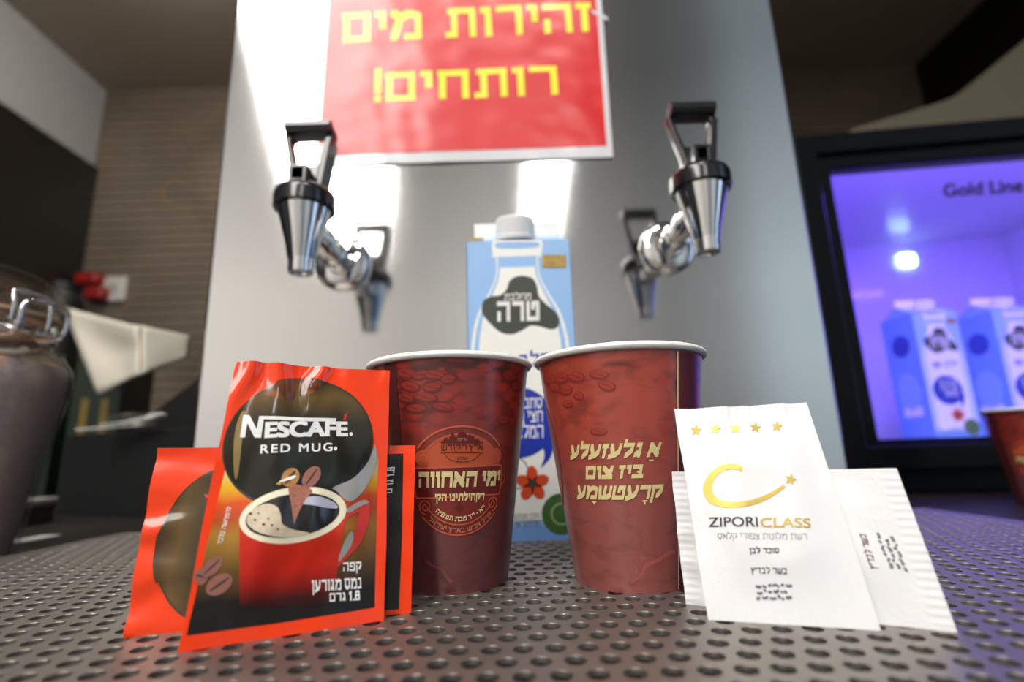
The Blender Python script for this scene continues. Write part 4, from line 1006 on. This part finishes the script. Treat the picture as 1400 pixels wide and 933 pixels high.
sugF = pouch_thing('sugar_sachet', 'upright white sugar sachet with five gold stars, leaning on another', 'sachet', qF, 'paper_pouch', m_sug, 'sugar sachets', .00015)
sugar_prints(sugF, qF, qF)
sugB = pouch_thing('sugar_sachet', 'white sugar sachet lying sideways behind the upright one', 'sachet', qB, 'paper_pouch', m_sug, 'sugar sachets', .00015)
sugar_prints(sugB, qB, qF)

# ------------------------------------------------------------------ fridge with violet light
FO = Vector((.409, .655, CZ)); FZ = math.radians(-6)
fridge = thing('fridge', 'black glass-door counter fridge glowing violet inside, holding milk cartons', 'fridge', FO, FZ)
FW, FD, FT = .62, .42, .497                      # width, depth, top (height above the counter)
m_fr = mat('fridge_black', S(7, 9, 13), .35, spec=.16); m_in = mat('fridge_liner', S(205, 200, 220), .30, coat=.3)
m_refl = mat('fridge_reflection_glow', (1, 1, 1, 1), .3, emis=(.45, .80, 1, 1), estr=5); m_strip = mat('fridge_led_strip', (1, 1, 1, 1), .3, emis=(.22, .10, 1, 1), estr=14)
def glass_mat(name, tint, refl=1.5, rough=.02):
    m, n, l, b = base_mat(name); n.remove(b)
    out = n['Material Output']; tr = n.new('ShaderNodeBsdfTransparent'); tr.inputs[0].default_value = tint
    gl = n.new('ShaderNodeBsdfGlossy'); gl.inputs['Roughness'].default_value = rough
    lw = n.new('ShaderNodeLayerWeight'); pw_ = n.new('ShaderNodeMath'); pw_.operation = 'POWER'; pw_.inputs[1].default_value = 4; l.new(lw.outputs['Facing'], pw_.inputs[0])
    ma = n.new('ShaderNodeMath'); ma.operation = 'MULTIPLY_ADD'; ma.inputs[1].default_value = .55; ma.inputs[2].default_value = ((refl-1)/(refl+1))**2; l.new(pw_.outputs[0], ma.inputs[0])
    mx = n.new('ShaderNodeMixShader'); l.new(ma.outputs[0], mx.inputs[0]); l.new(tr.outputs[0], mx.inputs[1]); l.new(gl.outputs[0], mx.inputs[2]); l.new(mx.outputs[0], out.inputs[0])
    return m
M['glass'] = glass_mat('clear_glass', (.93, .94, .95, 1), 1.35)
ix0, ix1, iz0, iz1 = .048, FW-.048, .068, .445; iz2 = .474
bm = BM()
box(bm, (0, .034, 0), (FW, FD, iz0-.001), .004); box(bm, (0, .034, iz2+.001), (FW, FD, FT), .004)
box(bm, (0, .034, iz0-.002), (ix0-.002, FD, iz2+.002)); box(bm, (ix1+.002, .034, iz0-.002), (FW, FD, iz2+.002)); box(bm, (ix0-.004, FD-.012, iz0-.004), (ix1+.004, FD, iz2+.004))
obj('cabinet', bm, m_fr, fridge)
bm = BM(); add(bm, [(ix0, .034, iz0), (ix1, .034, iz0), (ix1, .034, iz2), (ix0, .034, iz2), (ix0, FD-.014, iz0), (ix1, FD-.014, iz0), (ix1, FD-.014, iz2), (ix0, FD-.014, iz2)],
   [(4, 5, 6, 7), (0, 1, 5, 4), (3, 7, 6, 2), (0, 4, 7, 3), (1, 2, 6, 5)])
bmesh.ops.reverse_faces(bm, faces=bm.faces[:]); bmesh.ops.recalc_face_normals(bm, faces=bm.faces[:]); bmesh.ops.reverse_faces(bm, faces=bm.faces[:])
obj('liner', bm, m_in, fridge, smooth=False)
bm = BM()
frame_prism(bm, [(0, .03), (FW, .03), (FW, FT), (0, FT)], [(.030, .062), (FW-.030, .062), (FW-.030, FT-.032), (.030, FT-.032)], 0, .031, .005)
frame_prism(bm, [(.028, .060), (FW-.028, .060), (FW-.028, FT-.030), (.028, FT-.030)], [(ix0, iz0+.001), (ix1, iz0+.001), (ix1, iz1), (ix0, iz1)], .008, .033, .003)
dr = obj('door', bm, m_fr, fridge)
bm = BM(); box(bm, (ix0-.004, .013, iz0-.003), (ix1+.004, .017, iz1+.004)); obj('glass_pane', bm, M['glass'], dr, smooth=False)
bm = BM(); box(bm, (ix0+.02, .036, iz2-.010), (ix1-.02, .048, iz2-.003)); obj('light_strip', bm, m_strip, fridge, smooth=False)
Fm = xf(fridge); Fex = Fm.to_3x3()@Vector((1, 0, 0))
back_o = Fm@Vector((0, FD-.020, 0)); BK = Plane(back_o, Fex)
for (px, py, r) in ((1240, 356, .014), (1225, 288, .006)):  # glowing blocks standing in for reflections on the liner
    u, v = BK.uv(px, py); P = BK.xyz(u, v, 0)
    bm = BM(); box(bm, (u-r*1.2, FD-.026, v-r), (u+r*1.2, FD-.015, v+r), r*.5, 3); obj('reflection_spot', bm, m_refl, fridge)
GP = Plane(Fm@Vector((0, .0129, 0)), Fex)
decal('door_lettering', [(place(latin('Gold Line', .03, 1.02), GP.uv(1290, 270), GP.uv(1399, 263), GP.uv(1289, 252)), mat('fridge_lettering', S(40, 36, 44), .4), .0006)], GP, dr)
vl = bpy.data.lights.new('fridge_violet_light', 'AREA'); vl.shape = 'RECTANGLE'; vl.size = .46; vl.size_y = .03; vl.energy = 3.0; vl.color = (.20, .10, 1.0)
vo = bpy.data.objects.new('fridge_violet_light', vl); COL.objects.link(vo); vo.parent = fridge; vo.location = (FW/2, .05, iz2-.012); vo.rotation_euler = (math.radians(20), 0, 0)
# cartons inside
for (px, pz), lab in zip(((1313, 598), (1428, 594)), ('milk carton in the violet fridge, nearer the boiler', 'milk carton in the violet fridge, behind the cut-off cup')):
    zs = CZ+iz0
    d = ray(px, pz); Yc = .80; P = CAM+d*(Yc/d.y)
    dup(carton, (P.x, Yc, zs+.0005), math.radians(0), lab, 'milk cartons in the fridge')
# beige bundle lying on the fridge
pts = [at_y(x, y, .86) for x, y in ((1165, 173), (1265, 143), (1310, 128), (1400, 55), (1440, 22), (1470, 40))]
fx = FT+CZ
poly = [(p.x, p.z) for p in pts]+[(pts[-1].x+.02, fx+.001), (.50, fx+.001)]
bm = BM(); prism(bm, poly, .86, .98, .012)
tag(obj('beige_bag', bm, mat('beige_bag_paper', S(100, 93, 76), .6, bump=.3, bscale=60)), 'beige sloping paper bag lying on top of the black fridge', 'bag')

# ------------------------------------------------------------------ clip-top jar
JX, JY = -.412, .36
jar = thing('glass_jar', 'large clip-top glass jar cut off by the photo edge', 'jar', (JX, JY, CZ))
T = Matrix.Translation((JX, JY, 0))
jp = [(.0560, CZ), (.0580, CZ+.003), (.0605, .01), (.0662, .06), (.0746, .108), (.0752, .118), (.0735, .128), (.0680, .137), (.0610, .142), (.0585, .146), (.0585, .156), (.0620, .158), (.0625, .161), (.0620, .1635)]
jps = jp
bm = BM(); lathe(bm, [(0, CZ)]+jps, 96, T)
inn_ = [(r-.0032, max(z, CZ+.005)) for r, z in jps]; lathe(bm, [(.0620, .1635)]+inn_[::-1]+[(0, CZ+.005)], 96, T)
bmesh.ops.remove_doubles(bm, verts=bm.verts[:], dist=1e-6)
M['jar_glass'] = glass_mat('jar_glass', (.97, .96, .95, 1), 1.75, .06)
obj('glass_body', bm, M['jar_glass'], jar, world=True)
bm = BM(); lathe(bm, [(.055, .1595), (.0645, .160), (.0655, .1625), (.0645, .165), (.055, .1655)], 96, T); obj('gasket', bm, mat('jar_gasket', S(190, 160, 130), .5), jar, world=True)
bm = BM(); lathe(bm, [(0, .1660), (.055, .1660), (.0640, .1660), (.0670, .169), (.0675, .174), (.0660, .180), (.0600, .190), (.0500, .1975), (.0300, .204), (0, .206)], 96, T)
lathe(bm, [(0, .2015), (.029, .1995), (.048, .193), (.056, .187), (.060, .180), (.061, .1705), (0, .1705)], 96, T)
obj('glass_lid', bm, M['jar_glass'], jar, world=True)
def J(phi, r, z): return Vector((JX+r*math.cos(phi), JY+r*math.sin(phi), z))
bm = BM()
tube(bm, [J(2*PI*k/64, .0598, .1500) for k in range(64)], .0017, 10, True)
ph = math.radians(-8); w_ = .17
def rnd(pts): return smooth_poly3(pts)
def smooth_poly3(pts, k=5):
    return [Vector(p) for p in zip(*[np.array(smooth_poly([(p[a], 0) for p in pts], k, False))[:, 0] for a in (0, 1, 2)])]
tube(bm, smooth_poly3([J(ph-w_, .072, .148), J(ph-w_, .0725, .165), J(ph-w_, .0705, .172), J(ph-w_*.8, .070, .1755), J(ph+w_*.8, .070, .1755), J(ph+w_, .0705, .172), J(ph+w_, .0725, .165), J(ph+w_, .072, .148)]), .0017, 10)
tube(bm, smooth_poly3([J(ph-w_*1.1, .066, .1445), J(ph-w_*1.1, .078, .1440), J(ph-w_*1.1, .0835, .148), J(ph-w_*1.0, .0845, .164), J(ph, .0850, .1675), J(ph+w_*1.0, .0845, .164), J(ph+w_*1.1, .0835, .148), J(ph+w_*1.1, .078, .144), J(ph+w_*1.1, .066, .1445)]), .0018, 10)
for s_ in (-1, 1):
    Mx = Matrix.Translation(J(ph+s_*w_*1.05, .071, .1495))@Matrix.Rotation(ph, 4, 'Z')
    box(bm, (-.0085, -.0012, -.0045), (.0085, .0012, .0045), .001, M=Mx)
    lathe(bm, [(0, -.003), (.0026, -.003), (.0026, .003), (0, .003)], 16, Mx@Matrix.Translation((.006, 0, 0))@Matrix.Rotation(PI/2, 4, 'X'))
Mx = Matrix.Translation(J(ph-.55, .0622, .150))@Matrix.Rotation(ph-.55, 4, 'Z'); box(bm, (-.003, -.005, -.005), (.003, .005, .005), .0008, M=Mx)
tube(bm, [J(ph-.55+.04*k, .0645, .150) for k in range(11)], .0026, 8)
obj('wire_clip', bm, M['wire'], jar, world=True)
bm = BM(); lathe(bm, [(0, CZ+.0056)]+[(r-.0038, max(z, CZ+.0056)) for r, z in jp[1:7]]+[(.060, .130), (0, .131)], 72, T)
tag(obj('cocoa_powder', bm, mat('jar_filling', S(244, 212, 188), .8, vary=.1, vscale=300)), 'pinkish brown powder filling the clip-top glass jar', 'powder', kind='stuff')

# ------------------------------------------------------------------ left side of the counter
BO = Vector((-.654, .756, CZ)); BZ = math.radians(-18)
binn = thing('black_bin', 'black open plastic bin on the counter left of boiler', 'bin', BO, BZ)
BWd, BDp, BH = .315, .20, .112
bm = BM(); frame_prism(bm, [(0, 0), (BWd, 0), (BWd, BDp), (0, BDp)], [(.006, .006), (BWd-.006, .006), (BWd-.006, BDp-.006), (.006, BDp-.006)], -BH, 0, .0015, M=Matrix.Rotation(PI/2, 4, 'X')@Matrix.Scale(1, 4))
# prism axes: (x, y, z) -> (x, -z, y): bring the polygon into the counter plane
zz = [v.co for v in bm.verts]
ys = [c.y for c in zz]; zs = [c.z for c in zz]
bm.transform(Matrix.Translation((0, -min(ys), -min(zs))))
box(bm, (.004, .004, 0), (BWd-.004, BDp-.004, .006)); 
obj('bin_wall', bm, M['bin_black'], binn, smooth=False)
Bm = xf(binn)
m_wrap = mat('black_wrapper', S(40, 31, 27), .25, coat=.6)
rs = random.Random(3)
def stick():
    bm = BM(); box(bm, (0, -.0095, -.0035), (.20, .0095, .0035), .003, 2)
    for e_ in (0, .194): box(bm, (e_, -.0100, -.0006), (e_+.008, .0100, .0006))
    return bm
bm = BM(); prism(bm, [(.012, .0065), (.295, .0065), (.295, .245), (.04, .105), (.012, .100)], .050, .185, .002)
hold = obj('cutlery_holder', bm, M['bin_black'], smooth=False); hold.location = BO; hold.rotation_euler = (0, 0, BZ)
tag(hold, 'black sloping cutlery holder standing inside the black bin', 'holder')
places = [(lab, x, .0635+.0215*k, .105+.549*(x-.04)+.0055, 28.77) for k, (lab, x) in enumerate((('at the front edge of the holder', .060), ('second from the front', .085), ('third from the front', .050), ('fourth from the front', .090), ('fifth from the front', .062), ('sixth, rearmost', .085)))]
first = None
for lab, x, y, z, an in places:
    loc = Bm@Vector((x, y, z)); label = 'black wrapped cutlery stick in the bin, '+lab
    if first is None:
        first = obj('wrapped_cutlery', stick(), m_wrap); o = first
    else:
        o = first.copy(); COL.objects.link(o)
    o.location = loc; o.rotation_euler = (0, -math.radians(an), BZ+rs.uniform(-.008, .008))
    tag(o, label, 'cutlery', 'black wrapped cutlery in the bin')
# folded napkin sheet
def npx(x, y, Y): return at_y(x, y, Y)
A_, B_, C_, D_, E_, F_, G_ = npx(88, 420, .86), npx(193, 447, .78), npx(258, 462, .85), npx(254, 489, .84), npx(222, 500, .81), npx(193, 513, .78), npx(137, 541, .83)
bm = BM(); n1_ = 10
def patch(bm, p00, p10, p01, p11, n, f):
    g = [[bm.verts.new(p00.lerp(p10, i/n).lerp(p01.lerp(p11, i/n), j/n)+f(i/n, j/n)) for i in range(n+1)] for j in range(n+1)]
    for j in range(n):
        for i in range(n): bm.faces.new([g[j][i], g[j][i+1], g[j+1][i+1], g[j+1][i]])
patch(bm, G_, F_, A_, B_, 12, lambda u, v: Vector((0, 1, 0))*(.018*math.sin(PI*u)*math.sin(PI*v*.8)+.004*noise.noise(Vector((u*3, v*3, 1)))))
patch(bm, F_, D_, B_, C_, 10, lambda u, v: Vector((0, 1, 0))*(-.006*math.sin(PI*u)*math.sin(PI*v)))
bmesh.ops.remove_doubles(bm, verts=bm.verts[:], dist=1e-5)
nap = obj('napkin', bm, mat('napkin_cream', S(226, 218, 202), .7, bump=.2, bscale=120))
sol = nap.modifiers.new('sheet', 'SOLIDIFY'); sol.thickness = .005; sol.offset = 1
tag(nap, 'cream folded napkin standing over the black bin', 'napkin')
# pack of white plastic spoons
pk = thing('spoon_pack', 'clear crumpled pack of white plastic spoons on the bin rim', 'cutlery pack', at_y(185, 590, .70), BZ)
Pm = xf(pk)
bm = BM(); bmesh.ops.create_uvsphere(bm, u_segments=32, v_segments=18, radius=1)
for v in bm.verts:
    k = 1+.22*noise.noise(v.co*2.5)+.1*noise.noise(v.co*6); v.co = Vector((v.co.x*.048*k, v.co.y*.026*k, .014+v.co.z*.011*k))
obj('clear_wrap', bm, glass_mat('crinkled_wrap', (.96, .96, .96, 1), 1.4, .12), pk)
m_sp = mat('spoon_white', S(244, 243, 240), .35)
for k, (dx, dy, rz_, z) in enumerate(((-.006, -.006, .10, .013), (.002, .004, -.12, .017), (-.016, -.016, .52, .006))):
    bm = BM()
    box(bm, (-.045, -.0032, -.0008), (.022, .0032, .0008), .0006); b2 = BM(); bmesh.ops.create_uvsphere(b2, u_segments=16, v_segments=8, radius=1)
    for v in b2.verts: v.co = Vector((.034+v.co.x*.016, v.co.y*.0095, v.co.z*.003))
    join(bm, b2); bm.transform(Matrix.Translation((dx, dy, z))@Matrix.Rotation(rz_, 4, 'Z')@Matrix.Rotation(-.06, 4, 'Y')); obj('spoon', bm, m_sp, pk)
# tea boxes behind the jar
m_tea = mat('tea_box_green', S(20, 36, 22), .4); m_teay = mat('tea_box_yellow', S(118, 98, 40), .4)
def tea(x, y, w, d, h, lab):
    t = thing('tea_box', lab, 'box', (x, y, CZ), math.radians(8), 'dark green tea boxes')
    bm = BM(); box(bm, (-w/2, 0, 0), (w/2, d, h), .002); obj('box_body', bm, m_tea, t)
    bm = BM()
    for k in (-.2, .2): box(bm, (k*w-.006, -.0006, h*.32), (k*w+.006, .0004, h*.72), .0002)
    obj('yellow_print', bm, m_teay, t)
tea(-.845, .90, .075, .10, .265, 'dark green tea box with yellow stripes, partly hidden by the jar')
tea(-.742, .905, .080, .10, .255, 'dark green tea box with yellow stripes beside the black bin')
# small pack and paper strip lying on the counter
t = thing('napkin_box', 'low brown box with pale lid on the counter beside black bin', 'box', (-.615, .635, CZ), math.radians(12))
bm = BM(); box(bm, (-.04, -.03, 0), (.04, .03, .022), .002); obj('box_body', bm, mat('brown_card', S(58, 44, 34), .6), t)
bm = BM(); box(bm, (-.042, -.032, .020), (.042, .032, .030), .003); obj('lid', bm, mat('pale_card', S(168, 164, 162), .5), t)
a_, b_ = at_z(-18, 752, CZ), at_z(70, 735, CZ); dv = (b_-a_).normalized(); sd = Vector((-dv.y, dv.x, 0))*.009
bm = BM(); V = [a_-sd, b_-sd, b_+sd, a_+sd]; add(bm, [p+Vector((0, 0, .0003)) for p in V]+[p+Vector((0, 0, .0022)) for p in V], [(3, 2, 1, 0), (4, 5, 6, 7), (0, 1, 5, 4), (1, 2, 6, 5), (2, 3, 7, 6), (3, 0, 4, 7)])
tag(obj('paper_stick', bm, M['white_paper'], smooth=False), 'flat white paper stick lying on the dark counter by the jar', 'stick')
# dark container behind the tea boxes, socket and plug on the tiled wall
p = at_y(88, 402, 1.1); bm = BM()
pr = [(.0, CZ), (.040, CZ), (.042, CZ+.004), (.042, p.z-.03), (.036, p.z-.01), (.030, p.z), (.030, p.z+.022), (0, p.z+.022)]
lathe(bm, pr, 40, Matrix.Translation((p.x, 1.1, 0))); tag(obj('black_container', bm, M['black_matte'], autosmooth=30), 'tall black container on the counter behind the tea boxes', 'container')
p = at_y(158, 397, 1.9)
t = thing('wall_socket', 'white wall socket on the brown tiles above the napkin', 'socket', (p.x, 1.9, p.z))
bm = BM(); box(bm, (-.05, -.02, -.05), (.05, 0, .05), .006, 3); obj('socket_plate', bm, mat('socket_white', S(206, 204, 196), .4), t)
bm = BM(); box(bm, (-.02, -.023, -.02), (.02, -.018, .02), .003); obj('socket_inset', bm, mat('socket_grey', S(170, 168, 162), .4), t)
p = at_y(124, 392, 1.86)
t = thing('red_plug', 'red plug with grey cable hanging on the wall beside socket', 'plug', (p.x, 1.897, p.z))
bm = BM(); box(bm, (-.055, -.06, .005), (.035, 0, .055), .014, 3); box(bm, (-.015, -.055, -.055), (.06, 0, .0), .014, 3); obj('plug_body', bm, mat('plug_red', S(150, 28, 28), .4), t)
bm = BM(); tube(bm, smooth_poly3([Vector((-.05, -.03, .02)), Vector((-.08, -.03, .0)), Vector((-.13, -.02, -.03)), Vector((-.16, -.01, -.25)), Vector((-.16, -.01, -.5))]), .010, 10); obj('cable', bm, mat('cable_grey', S(130, 130, 128), .5), t)
